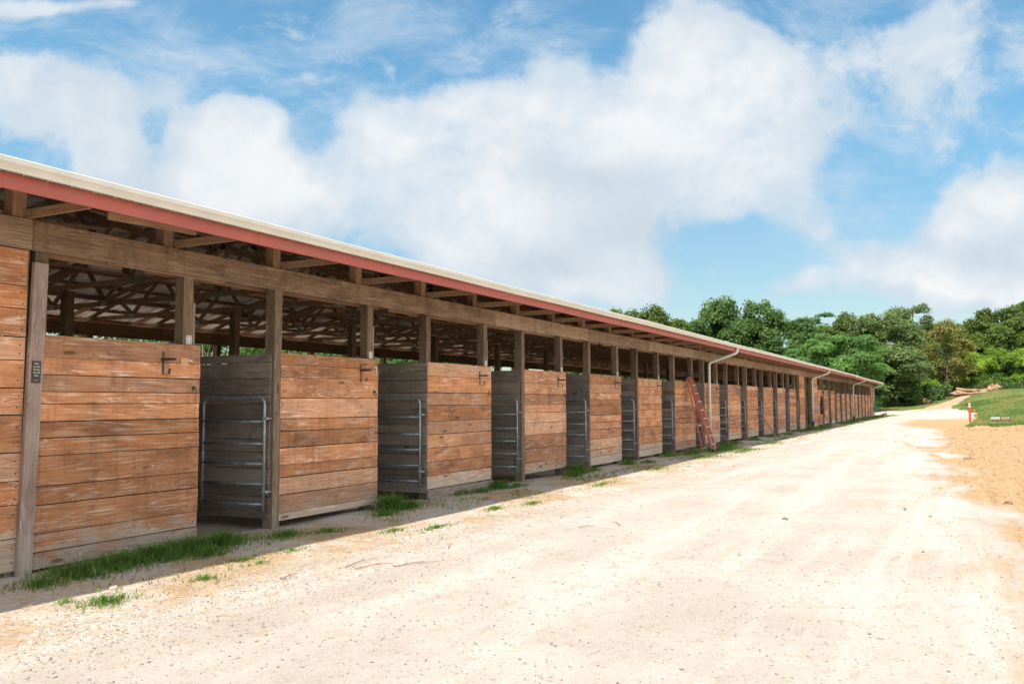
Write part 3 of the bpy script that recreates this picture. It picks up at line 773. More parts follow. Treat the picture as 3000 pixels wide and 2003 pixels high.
# broad-leaved weeds amongst the near grass
lv = []; lf = []
rr = random.Random(3)
for cx, cy, n, hz in ((5.9, -.72, 16, .12), (6.35, -.55, 14, .24), (6.5, -.75, 12, .14), (11.5, -.42, 16, .2), (14.0, -.3, 12, .14), (18.1, -.5, 12, .14), (12.2, -.35, 8, .16), (5.65, -.85, 10, .08)):
    for k in range(n):
        a = rr.uniform(0, 6.28); r = rr.uniform(.01, .09); z = terr(cx, cy) + rr.uniform(.03, hz); s_ = rr.uniform(.018, .035)
        c0 = Vector((cx + r * math.cos(a), cy + r * math.sin(a), z)); d = Vector((math.cos(a), math.sin(a), rr.uniform(-.3, .3))).normalized(); sd = d.cross(Vector((0, 0, 1))).normalized()
        b = len(lv); lv += [c0, c0 + d * s_ + sd * s_ * .55, c0 + d * s_ * 2.0, c0 + d * s_ - sd * s_ * .55]; lf.append((b, b + 1, b + 2, b + 3))
        b = len(lv); lv += [Vector((cx - .002, cy, terr(cx, cy))), Vector((cx + .002, cy, terr(cx, cy))), c0 + Vector((.001, 0, 0)), c0 - Vector((.001, 0, 0))]; lf.append((b, b + 1, b + 2, b + 3))
o = link('weeds', tint_mesh('weeds', np.array([tuple(p) for p in lv]), np.array(lf), np.full(len(lf), .45), 'weed')); tag(o, kind='stuff')
# dry straw
n = 9500; X = rng.uniform(3.2, 46, n) ** 1.0; X = 3.5 + (X - 3.2) * rng.uniform(.05, 1, n); Y = -1.5 + rng.normal(0, .75, n)
Y = np.minimum(Y, .1)
ex = rng.uniform(55, 64, 1400); ey = rng.uniform(-15, -8.6, 1400); 
gxn = rng.uniform(5, 30, 700); gyn = rng.uniform(-8, -2.5, 700)
X = np.concatenate([X, ex, gxn]); Y = np.concatenate([Y, ey, gyn]); n = len(X)
a = rng.normal(0, .9, n); L = rng.uniform(.02, .085, n) * np.clip(1 + X / 40, 1, 2.2); wv = np.clip(.0009 + X * .00009, .0009, .006)
z = np.array([terr(p, q) for p, q in zip(X, Y)]) + .004
d = np.stack([np.cos(a) * L, np.sin(a) * L, rng.normal(0, .004, n)], 1); s_ = np.stack([-np.sin(a) * wv, np.cos(a) * wv, 0 * wv + .0008], 1); P = np.stack([X, Y, z + rng.uniform(0, .008, n)], 1)
v = np.stack([P - d - s_, P + d - s_, P + d + s_, P - d + s_], 1).reshape(-1, 3); f = np.arange(n * 4).reshape(-1, 4)
o = link('straw', tint_mesh('straw', v, f, rng.uniform(0, 1, n), 'dry')); tag(o, kind='stuff')
# loose gravel stones
def pebbles(n, xs_, ys_, s0, s1, power=1.0):
    ico = np.array([(1, 0, 0), (-1, 0, 0), (0, 1, 0), (0, -1, 0), (0, 0, 1), (0, 0, -1)], float)
    tri = np.array([(0, 2, 4), (2, 1, 4), (1, 3, 4), (3, 0, 4), (2, 0, 5), (1, 2, 5), (3, 1, 5), (0, 3, 5)])
    X = xs_; Y = ys_; s = (s0 + (s1 - s0) * rng.beta(1.1, 5, n)) * np.clip(X / 22, .42, 1.6) ** power
    ang = rng.uniform(0, 6.28, n); sh = rng.uniform(.6, 1.3, (n, 6, 1)); v = ico[None] * sh * s[:, None, None] * np.stack([np.ones(n), rng.uniform(.6, 1, n), rng.uniform(.4, .75, n)], 1)[:, None, :]
    v += rng.normal(0, .16, v.shape) * s[:, None, None]
    c, q = np.cos(ang)[:, None], np.sin(ang)[:, None]
    x = v[..., 0] * c - v[..., 1] * q; y = v[..., 0] * q + v[..., 1] * c
    z = np.array([terr(a, b) for a, b in zip(X, Y)])
    V_ = np.stack([x + X[:, None], y + Y[:, None], v[..., 2] + (z + s * .15)[:, None]], -1).reshape(-1, 3)
    Fc = (tri[None] + (np.arange(n) * 6)[:, None, None]).reshape(-1, 3)
    return V_, Fc, np.repeat(np.clip(rng.beta(2.2, 1.6, n), 0, 1), 8)
n1 = 27000
xx = 3 + 19 * rng.beta(1.05, 2.9, n1); yy = rng.uniform(-9.6, -1.2, n1)
edge_m = rng.uniform(0, 1, n1) < .35; yy[edge_m] = -2.35 + rng.normal(0, .65, edge_m.sum()); yy = np.minimum(yy, -.05); n1 = len(xx)
v, f, t = pebbles(n1, xx, yy, .003, .024, 0)
o = link('gravel', tint_mesh('gravel', v, f, t, 'pebble')); tag(o, kind='stuff')

n2 = 5200
cx = 6 + 58 * rng.beta(1.0, 1.7, n2); cy = rng.uniform(-14.5, -7.6, n2)
kc = np.array([zone(a_, b_)[0] > .3 for a_, b_ in zip(cx, cy)]); cx = cx[kc]; cy = cy[kc]; cx = np.concatenate([cx, rng.uniform(56, 63, 1500)]); cy = np.concatenate([cy, rng.uniform(-14, -8.8, 1500)])
v, f, t = pebbles(len(cx), cx, cy, .005, .055)
M['soil'] = leafmat('clay_crumbs', (0.16, 0.095, 0.05), (0.33, 0.19, 0.09), (0.46, 0.31, 0.18), 0.0)
o = link('soil_crumbs', tint_mesh('soil_crumbs', v, f, t, 'soil')); tag(o, kind='stuff')
n3 = 900
dx_ = 6 + 50 * rng.beta(1.0, 1.8, n3); dy_ = rng.uniform(-7.5, -2.2, n3); v, f, t = pebbles(n3, dx_, dy_, .006, .035); v[:, 2] *= .8
o = link('road_debris', tint_mesh('road_debris', v, f, t * .6, 'soil')); tag(o, kind='stuff')

# ================================================================== small individual things on the ground
def lump_mesh(name, rx, ry, rz, mat, seed, sub=2, amp=.3, freq=2.0):
    import bmesh
    bm = bmesh.new(); bmesh.ops.create_icosphere(bm, subdivisions=sub, radius=1)
    for v in bm.verts:
        k = 1 + amp * noise.noise(v.co * freq + Vector((seed * 3.7, seed, 0)))
        v.co = Vector((v.co.x * rx * k, v.co.y * ry * k, max(v.co.z, -.35) * rz * k))
    me = bpy.data.meshes.new(name); bm.to_mesh(me); bm.free(); me.materials.append(M[mat]); return me
for q, (x, y, rx, ry, rz, mt, nm, lab, cat) in enumerate([
    (5.34, -1.40, .05, .035, .025, 'rock', 'rock', 'pale fist-sized rock at the edge of the grass strip', 'rock'),
    (3.92, -2.39, .035, .03, .02, 'rock', 'rock', 'grey-white stone at the lower left of the gravel', 'rock'),
    (12.91, -6.01, .11, .045, .02, 'clod', 'dirt_clod', 'flattened brown clod alone in the middle of the pale road', 'clod'),
    (14.86, -7.49, .16, .022, .014, 'clod', 'dirt_clod', 'long dark clod on the right half of the road, the left one of a pair', 'clod'),
    (14.15, -7.87, .07, .022, .012, 'clod', 'dirt_clod', 'small dark clod on the right half of the road, the right one of a pair', 'clod'),
    (28.58, -8.54, .30, .12, .035, 'clod', 'dirt_clod', 'large dark clod lying on the orange clay', 'clod'),
    (16.44, -8.97, .08, .06, .04, 'clod', 'dirt_clod', 'round dark clod on the orange clay near the right edge', 'clod')]):
    o = link(nm, lump_mesh(nm, rx, ry, rz, mt, q + 1), None, (x, y, terr(x, y) + rz * .25), random.uniform(0, .6)); tag(o, lab, cat)
tw = [((5.97, -2.05), (.10, .55, .42), 'short forked twig on the gravel below the second tuft'), ((6.51, -2.44), (.16, .2, .0), 'thin twig on the gravel, nearest the left of the scatter'),
      ((7.40, -2.63), (.30, .05, .25), 'long bent twig in the middle of the scatter'), ((7.31, -2.87), (.24, -.35, .1), 'dark twig lying below the long bent one'),
      ((7.58, -3.20), (.26, -.55, .3), 'slender reddish twig farthest out from the barn'), ((8.74, -2.91), (.2, .4, .35), 'forked twig right of the scatter'),
      ((11.35, -4.03), (.2, .5, .35), 'brown twig lying alone out on the pale road'), ((10.86, -3.77), (.14, -.6, .2), 'tiny twig left of the lone road twig')]
for (x, y), (L_, an, bend), lab in tw:
    mb = MB(); z = .012
    dx, dy = math.cos(an), math.sin(an)
    p = [(-dx * L_, -dy * L_, z), (0, bend * .05, z + .012), (dx * L_, dy * L_, z)]
    mb.tube(p, .004, 5, 0, False, [.0055, .0045, .002]); mb.tube([p[1], (dx * L_ * .5 - dy * .06, dy * L_ * .5 + dx * .08, z + .01)], .003, 5)
    o = mb.build('twig', 'twig', None, loc=(x, y, terr(x, y))); tag(o, lab, 'twig', 'twigs scattered on the gravel')

# ladder ------------------------------------------------------------
ld = tag(empty('step_ladder', (28.7, -.95, 0)), 'folded orange fibreglass stepladder leaning on the barn front', 'ladder')
fA = [Vector((28.46, -1.02, 0.0)), Vector((28.97, -1.02, 0.0))]; fT = [Vector((28.53, -.20, 2.56)), Vector((28.85, -.20, 2.56))]
rA = [Vector((28.26, -.72, 0.04)), Vector((28.78, -.72, 0.04))]; rT = [Vector((28.50, -.14, 2.50)), Vector((28.83, -.14, 2.50))]
for s in (0, 1):
    for A, B, nm, lb in ((fA[s], fT[s], 'front_rail', None), (rA[s], rT[s], 'rear_rail', None)):
        mb = MB(); mb.beam(A, B, .028, .078 if nm == 'front_rail' else .045, (0, -1, .3)); mb.build(nm, 'fibre', ld)
    k = MB(); k.beam(fA[s] + Vector((0, 0, -.02)), fA[s] + Vector((0, .04, .12)), .036, .09, (0, -1, .3)); k.build('foot', 'black', ld)
for i in range(1, 9):
    t = i / 9.0; a = fA[0].lerp(fT[0], t); b = fA[1].lerp(fT[1], t)
    mb = MB(); mb.beam(a, b, .085, .028, (0, 0, 1)); mb.build('step', 'alu', ld)
for t in (.05, .35, .62, .85):
    a = rA[0].lerp(rT[0], t); b = rA[1].lerp(rT[1], t); mb = MB(); mb.beam(a, b, .03, .03); mb.build('rear_brace', 'alu', ld)
for s in (0, 1):
    mb = MB(); mb.beam(fA[s].lerp(fT[s], .11), fA[s].lerp(fA[1 - s], .18).lerp(fT[s], .0) + Vector((0, .05, .02)), .012, .02); mb.build('knee_brace', 'alu', ld)
mb = MB(); mb.beam((28.46, -.18, 2.60), (28.92, -.18, 2.60), .17, .075, (0, .2, 1)); mb.build('top_cap', 'black', ld)

# stick leaning -----------------------------------------------------
mb = MB(); mb.tube([(41.18, -.74, 0.0), (40.8, -.41, .67), (40.36, -.06, 1.36)], .02, 7, 0, False, [.03, .028, .025])
tag(mb.build('leaning_pole', 'trim', None), 'thin bare wooden pole leaning against a middle stall front', 'pole')

# black hose on the wall, with stand pipe ---------------------------
hz = tag(empty('coiled_hose', (61.5, -.1, 1.9)), 'black hose hung in a long coil on the wall beyond the second downspout', 'hose')
mb = MB(); pts = []
for k in range(170):
    t = k / 170 * 2 * math.pi * 6; q = k / 170
    rx = .30 + .04 * math.sin(t * .37); rz = .58 + .07 * math.sin(t * .61)
    pts.append((61.2 + rx * math.sin(t) * (1 - .3 * math.cos(t)) + .05 * math.sin(t * .21), -.10 - .05 * math.sin(t * .5) - .04 * q, 1.45 + rz * math.cos(t) * .95))
pts += [(61.6, -.2, .8), (62.2, -.3, .45), (63.0, -.32, .2), (63.9, -.3, .14), (64.5, -.28, .3), (64.6, -.27, .7)]
mb.tube(pts, .017, 6); mb.build('hose_line', 'black', hz, True)
mb = MB(); mb.box(61.1, 61.3, -.16, -.03, 2.02, 2.12); mb.build('hanger', 'galv', hz)
sp = tag(empty('stand_pipe', (64.7, -.3, 0)), 'short grey yard hydrant pipe with a dark handle at the barn foot', 'water pipe')
mb = MB(); mb.tube([(64.7, -.3, -.05), (64.7, -.3, .85)], .022, 8); mb.build('riser', 'galv', sp)
mb = MB(); mb.tube([(64.7, -.3, .82), (64.70, -.36, .90), (64.7, -.42, .80)], .02, 8); mb.box(64.6, 64.9, -.32, -.28, .9, .925); mb.build('tap_head', 'iron', sp)

# far corner: green hose and pail ------------------------------------
mb = MB(); pts = [(XEND - .3, -.2, 1.55)]
for k in range(60):
    t = k / 60 * 2 * math.pi * 3.5; pts.append((XEND - .25 + .12 * math.sin(t) + .002 * k, -.24 - .1 * math.sin(t * .5), 1.0 + .55 * math.cos(t)))
pts += [(XEND + .6, -.6, .5), (XEND + 1.5, -1.0, .1), (XEND + 2.1, -1.2, .3)]
mb.tube(pts, .022, 6); tag(mb.build('garden_hose', 'green', None, True), 'bright green hose looped at the far corner of the barn', 'hose')
pb = tag(empty('pail', (103.2, -1.1, terr(103.2, -1.1))), 'red and white box pail on the grass by the far corner', 'pail')
mb = MB(); mb.beam((103.2, -1.1, .0), (103.2, -1.1, .38), .36, .38, (0, 1, 0)); mb.build('body', 'bred', pb)
mb = MB(); mb.beam((103.01, -1.12, .06), (103.01, -1.12, .24), .012, .30, (0, 1, 0)); mb.build('label_panel', 'white', pb)
mb = MB(); mb.tube([(103.2, -1.28, .36), (103.2, -1.26, .5), (103.2, -1.1, .56), (103.2, -.94, .5), (103.2, -.92, .36)], .014, 6); mb.tube([(103.2, -1.25, .4), (103.22, -1.25, 1.25)], .018, 6); mb.build('handle', 'iron', pb)

# marker post --------------------------------------------------------
bz = terr(70.4, -9.05)
bp = tag(empty('marker_post', (70.4, -9.05, bz)), 'upright red marker post with two white bands at the lawn edge', 'marker post')
mb = MB(); mb.tube([(70.4, -9.05, bz - .2), (70.4, -9.05, bz + .5)], .025, 8); mb.build('stake', 'iron', bp)
mb = MB(); mb.tube([(70.4, -9.05, bz + h) for h in (.28, .30, .33, 1.5, 1.58, 1.60, 1.68, 1.72)], .08, 16, 0, False, [.078, .088, .072, .072, .062, .028, .032, .01]); mb.build('tube', 'bred', bp, True)
for h in (1.29, 1.47):
    mb = MB(); mb.tube([(70.4, -9.05, bz + h - .05), (70.4, -9.05, bz + h + .05)], .076, 16); mb.build('band', 'white', bp)
sz = terr(88, -10.0)
sx0 = 88.0
mb = MB(); mb.beam((sx0, -9.86, terr(sx0, -9.86) - .1), (sx0 + .02, -9.60, terr(sx0, -9.6) + .74), .05, .14, (1, 0, 0)); mb.beam((sx0, -9.62, terr(sx0, -9.6) + .70), (sx0 + .02, -9.56, terr(sx0, -9.6) + .80), .05, .20, (1, 0, 0))
tag(mb.build('survey_stake', 'borange', None), 'small orange stake tilting on the lawn behind the red marker', 'stake')
lz = terr(79, -11.4)
lg = tag(empty('log', (79.0, -11.4, lz)), 'cut log lying on the lawn at the right edge', 'log')
mb = MB(); mb.tube([(79.0 + .06 * k, -11.98 + k * .15, lz + .16 + .015 * math.sin(k * 2)) for k in range(5)], .18, 12, 0, False, [.19, .19, .2, .19, .17]); mb.build('thick_section', 'log', lg)
mb = MB(); mb.tube([(79.1 + .05 * k, -11.28 + k * .16, lz + .18 + .01 * math.sin(k * 3)) for k in range(5)], .18, 12, 0, False, [.17, .18, .16, .17, .15]); mb.build('thin_section', 'logend', lg)

# soil mounds ---------------------------------------------------------
def mound(x, y, rx, ry, rz, mat, seed, lab, dark=None):
    root = tag(empty('soil_mound', (x, y, terr(x, y))), lab, 'mound', 'soil mounds at the wood edge')
    o = link('heap', lump_mesh('heap', rx, ry, rz, mat, seed, 5, .5, 2.6), root, (x, y, terr(x, y)))
    for p in o.data.polygons: p.use_smooth = True
    if dark:
        o = link('dark_heap', lump_mesh('dark_heap', rx * .8, ry * .8, rz * 1.25, dark, seed + 4, 5, .5, 1.8), root, (x + 1.5, y + .3, terr(x + 1.5, y)))
mound(137, -3.4, 1.2, 1.6, .8, 'mound', 2, 'low clay mound with dark soil behind it, left of the path', 'mounddark')
mound(146, -10.4, 1.8, 2.6, .85, 'mound', 5, 'largest clay mound, right where the path ends')
mound(148, -13.4, 1.3, 1.0, .85, 'mound', 8, 'small orange clay mound at the right of the three')

# ================================================================== TREES
def quads(P, nrm, size, asp=.6, tintv=None):
    n = len(P); r = rng.normal(size=(n, 3)); a = np.cross(nrm, r); a /= np.linalg.norm(a, axis=1)[:, None] + 1e-9; b = np.cross(nrm, a); b /= np.linalg.norm(b, axis=1)[:, None] + 1e-9
    s = size[:, None] if hasattr(size, '__len__') else size
    v = np.stack([P - a * s, P - b * s * asp, P + a * s, P + b * s * asp], 1).reshape(-1, 3)
    return v, np.arange(n * 4).reshape(-1, 4)
def crown(n, Rx, Ry, Rz, zc, lobes, lr, leaf, seed, flat=1.0, gap=0.0, topbias=0.0, asp=.6, droop=0.0, shape='round'):
    g = np.random.default_rng(seed)
    C_ = []; Rr = []
    for k in range(lobes):
        d = g.normal(size=3); d /= np.linalg.norm(d); r = g.uniform(.35, 1.0) ** .5
        if shape == 'spread': d[2] = abs(d[2]) * .9 - .15
        h = d[2] * r
        taper = 1.0 if shape != 'cone' else np.clip(1.05 - (h + 1) * .5, .12, 1)
        C_.append((d[0] * r * Rx * taper, d[1] * r * Ry * taper, zc + h * Rz)); Rr.append(lr * g.uniform(.6, 1.25))
    C_ = np.array(C_); Rr = np.array(Rr); lt = g.uniform(0, 1, lobes)
    w = Rr ** 2; k = g.choice(lobes, n, p=w / w.sum())
    d = g.normal(size=(n, 3)); d /= np.linalg.norm(d, axis=1)[:, None]; d[:, 2] = np.where(d[:, 2] < -.35, -d[:, 2], d[:, 2])
    # sub-clumps inside a lobe so the outline stays ragged
    nz = np.array([noise.noise((a[0] * 2.6 + b * 7, a[1] * 2.6, a[2] * 2.6 + b)) for a, b in zip(d, k)])
    r = Rr[k] * (0.74 + .42 * nz + g.normal(0, .15, n))
    P = C_[k] + d * r[:, None] * np.array([1, 1, flat])
    nr = d * .8 + g.normal(0, .55, (n, 3)) + np.array([0, 0, .45]); nr /= np.linalg.norm(nr, axis=1)[:, None]
    if droop: P[:, 2] -= droop * (r / Rr[k]) ** 2 * Rr[k]
    sz = leaf * g.uniform(.6, 1.25, n)
    keep_ = nz > (-.55 + gap)
    v, f = quads(P[keep_], nr[keep_], sz[keep_], asp)
    t = np.clip(.22 + .35 * lt[k] + .45 * nz + g.normal(0, .14, n), 0, 1)[keep_]
    return v, f, t, C_, Rr
def trunk_mesh(H, r0, C_, seed, mat='bark', nb=14, base_split=.3):
    g = random.Random(seed); mb = MB()
    top = H * .8; pts = []; rad = []
    for k in range(8):
        t = k / 7; pts.append((math.sin(t * 3 + seed) * .25 * t, math.cos(t * 2.3 + seed) * .22 * t, t * top - .3 * (k == 0))); rad.append(r0 * (1 - t * .82) * (1.25 if k == 0 else 1))
    mb.tube(pts, r0, 8, 0, False, rad)
    idx = sorted(range(len(C_)), key=lambda i: g.random())[:nb]
    for i in idx:
        c_ = C_[i]; z0 = min(max(c_[2] * g.uniform(.45, .75), H * base_split), top * .95); t = z0 / top
        p0 = Vector((math.sin(t * 3 + seed) * .25 * t, math.cos(t * 2.3 + seed) * .22 * t, z0)); p2 = Vector(tuple(c_)); p1 = p0.lerp(p2, .5) + Vector((0, 0, .08 * (p2 - p0).length))
        rr_ = r0 * (1 - t * .8) * .45
        mb.tube([p0, p1, p2], rr_, 6, 0, False, [rr_, rr_ * .65, rr_ * .22])
    return mb.mesh('trunk', mat, True)
KIND = {}; KEXT = {}
def kind(name, mat, n, Rx, Rz, zc, lobes, lr, leaf, seed, trunkr=.28, bark='bark', **kw):
    v, f, t, C_, Rr = crown(n, Rx, Rx, Rz, zc, lobes, lr, leaf, seed, **kw)
    KEXT[name] = (float(np.percentile(v[:, 2], 99.6)), float(np.percentile(v[:, 0], 99) - np.percentile(v[:, 0], 1)))
    KIND[name] = (tint_mesh('crown', v, f, t, mat), trunk_mesh(zc + Rz * .6, trunkr, C_, seed, bark))
# unit trees: about 10 m crown height, scaled on placement
kind('oakA', 'oak', 27550, 3.9, 4.3, 7.2, 46, 1.25, 0.146, 21)
kind('oakB', 'oak', 24650, 3.4, 4.6, 7.0, 40, 1.15, 0.146, 22, gap=.12)
kind('mapleA', 'maple', 31900, 4.2, 4.8, 6.8, 52, 1.3, 0.146, 23)
kind('mapleB', 'maple', 27550, 3.6, 5.0, 6.8, 44, 1.2, 0.146, 24)
kind('oliveA', 'olive', 29000, 4.3, 4.4, 6.2, 48, 1.3, 0.146, 25)
kind('open', 'olive', 12325, 3.6, 4.0, 8.2, 30, 1.0, 0.146, 26, gap=.22)
kind('rustA', 'rust', 18125, 3.3, 5.4, 6.6, 48, 1.0, 0.129, 27, gap=.1)
kind('pineA', 'pine', 17400, 3.6, 4.6, 7.2, 34, 1.25, 0.146, 28, flat=.28, gap=.12)
kind('sumacA', 'sumac', 30000, 4.6, 4.0, 4.6, 64, 1.15, .19, 29, flat=.55, asp=.3, droop=.2, trunkr=.2)
kind('yellowA', 'yellow', 21750, 4.2, 2.9, 3.6, 40, 1.1, 0.129, 30, trunkr=.16)
kind('youngA', 'yellow', 10150, 2.2, 3.0, 5.2, 22, .85, 0.120, 31, trunkr=.13, bark='palebark', gap=.1)
used_kind = set()
def tree(kn, name, x, y, H, W, lab, group=None, cat='tree', rot=None, zo=0):
    """H = wanted height, W = crown width"""
    cm, tmh = KIND[kn]; base, bw = KEXT[kn]
    z = terr(x, y) + zo
    root = empty(name, (x, y, z)); tag(root, lab, cat, group)
    root.rotation_euler = (0, 0, random.uniform(0, 6.28) if rot is None else rot); root.scale = (W / bw, W / bw, H / base)
    for nm, me_ in (('crown', cm), ('trunk', tmh)):
        o = bpy.data.objects.new(nm, me_); col.objects.link(o); o.parent = root
G1 = 'trees along the wood edge'
T = [('oakA', 110, 31.5, 14.2, 9.5, 'leafy light green tree at the far left above the barn roof'),
     ('oakB', 112, 27.6, 14.6, 7.5, 'taller light green tree with two rounded tops above the barn roof'),
     ('oakA', 116, 24.3, 12.6, 7, 'lower olive green tree in the dip between two taller groups'),
     ('mapleB', 120, 21.8, 14.3, 7.5, 'pointed mid green tree at the left of the tallest group'),
     ('mapleA', 122, 18.2, 16.2, 9.6, 'tallest broad dark green tree above the barn roof'),
     ('mapleB', 124, 14.0, 14.4, 7.6, 'dark green tree just right of the tallest one'),
     ('pineA', 160, 14.3, 17.4, 9, 'flat-layered dark pine behind the sumac'),
     ('mapleA', 140, 11.2, 13.4, 8.5, 'bushy dark green tree below the pine'),
     ('sumacA', 116, 8.2, 9.4, 8.2, 'bright green feathery tree behind the far gutter, the left of two'),
     ('sumacA', 119, 4.2, 10.4, 9.2, 'bright green feathery tree over the barn end, the right of two'),
     ('oakB', 135, 6.0, 14.6, 7, 'yellowish green tree rising behind the feathery trees'),
     ('oliveA', 136, 1.6, 14.2, 10.5, 'broad dull olive tree standing beyond the barn corner'),
     ('oliveA', 133, -.6, 9.6, 8.0, 'low dull olive tree in front of the broad one'),
     ('open', 160, -.8, 18.0, 8.4, 'tall open-crowned tree with sky showing through its top'),
     ('oliveA', 158, -2.6, 12.5, 8, 'dark tree filling the gap below the open-crowned tree'),
     ('rustA', 152, -6.9, 14.4, 7.6, 'brownish-leaved tree with a visible dark trunk beside the path'),
     ('oakB', 175, -9.6, 13.6, 7, 'distant green tree right of the brownish tree'),
     ('oakA', 178, -15.2, 18.6, 9.0, 'rounded dark tree on the right behind the yellow-green bushes'),
     ('mapleB', 182, -19.8, 19.8, 8.6, 'tall tree at the right edge of the wood'),
     ('oakA', 175, -24.0, 18.5, 9.0, 'tree at the outermost right of the wood'),
     ('youngA', 141, -16.5, 5.6, 3.0, 'small young tree with a pale trunk on the grassy bank'),
     ('oakB', 188, -13.0, 17.6, 10, 'tree in the back row between the brownish tree and the rounded right tree'),
     ('mapleA', 192, -22.0, 19.0, 12, 'tree in the back row behind the right edge group'),
     ('oakB', 158, 6.5, 15.6, 9, 'yellow-green topped tree in the back row left of the olive tree'),
     ('mapleA', 138, 30.0, 13.6, 10, 'dark tree in the back row behind the olive green dip'),
     ('mapleA', 140, 23.5, 14.2, 10, 'dark tree in the back row at the left shoulder of the tallest group'),
     ('mapleB', 148, 17.5, 14.8, 10, 'dark tree in the back row to the right of the tallest group'),
     ('mapleA', 150, 9.0, 13.6, 10, 'dark tree in the back row between pine and feathery trees'),
     ('oakA', 165, -3.5, 15.0, 9, 'green tree in the back row between the open-crowned and the brownish tree'),
     ('mapleB', 168, 4.0, 15.5, 10, 'dark tree in the back row behind the olive one'),
     ('oakA', 190, -7.0, 16.5, 12, 'hazy tree in the back row above the path')]
for kn, x, y, H_, W_, lab in T: tree(kn, 'tree', x, y, H_ * 1.0 - terr(x, y), W_ * (1.12 if kn not in ('youngA', 'open', 'rustA') else 1.0), lab, G1)
SH = [('yellowA', 158, -10.6, 6.4, 7, 'yellow-green bush right of the brownish tree'),
      ('yellowA', 160, -13.8, 6.8, 8, 'largest yellow-green bush on the bank'),
      ('yellowA', 164, -18.4, 6.4, 8, 'yellow-green bush at the right behind the young tree'),
      ('yellowA', 148, -3.6, 3.6, 4.5, 'low yellow-green shrub left of the brownish tree')]
for kn, x, y, H_, W_, lab in SH: tree(kn, 'shrub', x, y, H_, W_, lab, 'yellow-green shrubs by the wood', 'shrub')
# undergrowth along the foot of the wood, read as one mass
def undergrowth(name, items, mat, leaf, n_each, seed, nl=9):
    VV = []; FF = []; TT = []; b = 0; g = np.random.default_rng(seed)
    for k, (x, y, rx, rz) in enumerate(items):
        v, f, t, _, _ = crown(n_each, rx, rx, rz * .6, rz * .42, nl, rx * .42, leaf, seed + k)
        v = v + np.array([x, y, terr(x, y)]); VV.append(v); FF.append(f + b); TT.append(t); b += len(v)
    o = link(name, tint_mesh(name, np.concatenate(VV), np.concatenate(FF), np.concatenate(TT), mat)); tag(o, kind='stuff'); return o
it = []; g = random.Random(5)
for k in range(26): y = 20 - k * 1.0; it.append((128 + max(0, -y + 4) * 1.4 + g.uniform(-1.5, 2.5), y + g.uniform(-.5, .5), g.uniform(1.8, 3.0), g.uniform(2.2, 5.0)))
for k in range(20): y = -2 - k * 1.15; it.append((160 + g.uniform(-2, 6), y, g.uniform(2.0, 3.0), g.uniform(3.0, 5.5)))
for k in range(12): y = 24 - k * 3.8; it.append((172 + g.uniform(-4, 6), y, 4.5, 9.5))
undergrowth('thicket', it, 'maple', .19, 1500, 100)
it = []
for k in range(30): y = 9 - k * .5; it.append((128 + max(0, -y + 3) * 2.2 + g.uniform(-1.0, 1.2), y, g.uniform(.8, 1.5), g.uniform(1.0, 2.2)))
for k in range(10): it.append((154 + g.uniform(-1, 4), -9.5 - k * 1.1, g.uniform(.9, 1.5), g.uniform(1.2, 2.6)))
undergrowth('brush', it, 'weed', .13, 800, 300)
# greenery behind the barn, glimpsed through it
it = []
for k in range(26): it.append((15 + k * 2.1 + g.uniform(-.8, .8), 24 + g.uniform(-2, 3) + k * .25, g.uniform(2.2, 3.0), g.uniform(6.4, 7.6) if k not in (2,) else 3.0))
for k in range(18): it.append((68 + k * 2.6, 22 + g.uniform(-2, 3), 2.4, 5.5))
undergrowth('hedgerow', it, 'weed', .14, 3400, 500, 26)
db = tag(empty('dead_bush', (25.6, 19.5, 0)), 'bare pale branching bush glimpsed behind the barn past the first post', 'bush')
mb = MB(); g = random.Random(9)
for k in range(34):
    a = g.uniform(0, 6.28); p0 = Vector((25.6, 19.5, 0)); L_ = g.uniform(3.0, 4.9); d = Vector((math.cos(a) * .35, math.sin(a) * .35, 1)).normalized(); p1 = p0 + d * L_ * .55; p2 = p0 + d * L_ + Vector((g.uniform(-.5, .5), g.uniform(-.5, .5), 0))
    mb.tube([p0, p1, p2], .02, 5, 0, False, [.03, .02, .006])
    for q in range(3): e = p1.lerp(p2, g.random()); mb.tube([e, e + Vector((g.uniform(-.6, .6), g.uniform(-.6, .6), g.uniform(.1, .7)))], .006, 4)
mb.build('branches', 'palebark', db)
# tall grass on the bank
n = 26000; X = rng.uniform(150.5, 164, n); Y = rng.uniform(-26, -8.5, n); 
kp = (X > 149 + (Y + 9) * -.15 * 0) ; X = X[kp]; Y = Y[kp]; n = len(X)
Hh = rng.uniform(.5, 1.5, n) * (1 + .4 * np.sin(X * .9) * np.sin(Y * 1.1))
v, f, t = blades(X, Y, Hh, np.full(n, .05), np.clip(rng.uniform(0, 1, n) * .8 + .25 * np.sin(Y * .9), 0, 1), .6)
o = link('tall_grass', tint_mesh('tall_grass', v, f, t, 'tallgrass')); tag(o, kind='stuff')
# lawn blades, sparse tufts giving the lawn its texture
n = 45000; X = np.concatenate([rng.uniform(60, 122, n), rng.uniform(110, 152, 30000)]); Y = np.concatenate([rng.uniform(-19, -8.4, n), rng.uniform(-24, 12, 30000)])
kp = np.array([zone(a_, b_)[1] > .45 for a_, b_ in zip(X, Y)]); X = X[kp]; Y = Y[kp]; n = len(X)
tn_ = np.array([.55 + 1.3 * noise.noise((a_ * .12, b_ * .35, 4.0)) + .6 * noise.noise((a_ * .7, b_ * .9, 1.0)) for a_, b_ in zip(X, Y)])
v, f, t = blades(X, Y, rng.uniform(.02, .09, n), rng.uniform(.012, .035, n), np.clip(tn_ + rng.normal(0, .15, n), 0, 1), 1.2)
o = link('lawn_grass', tint_mesh('lawn_grass', v, f, t, 'lawn')); tag(o, kind='stuff')

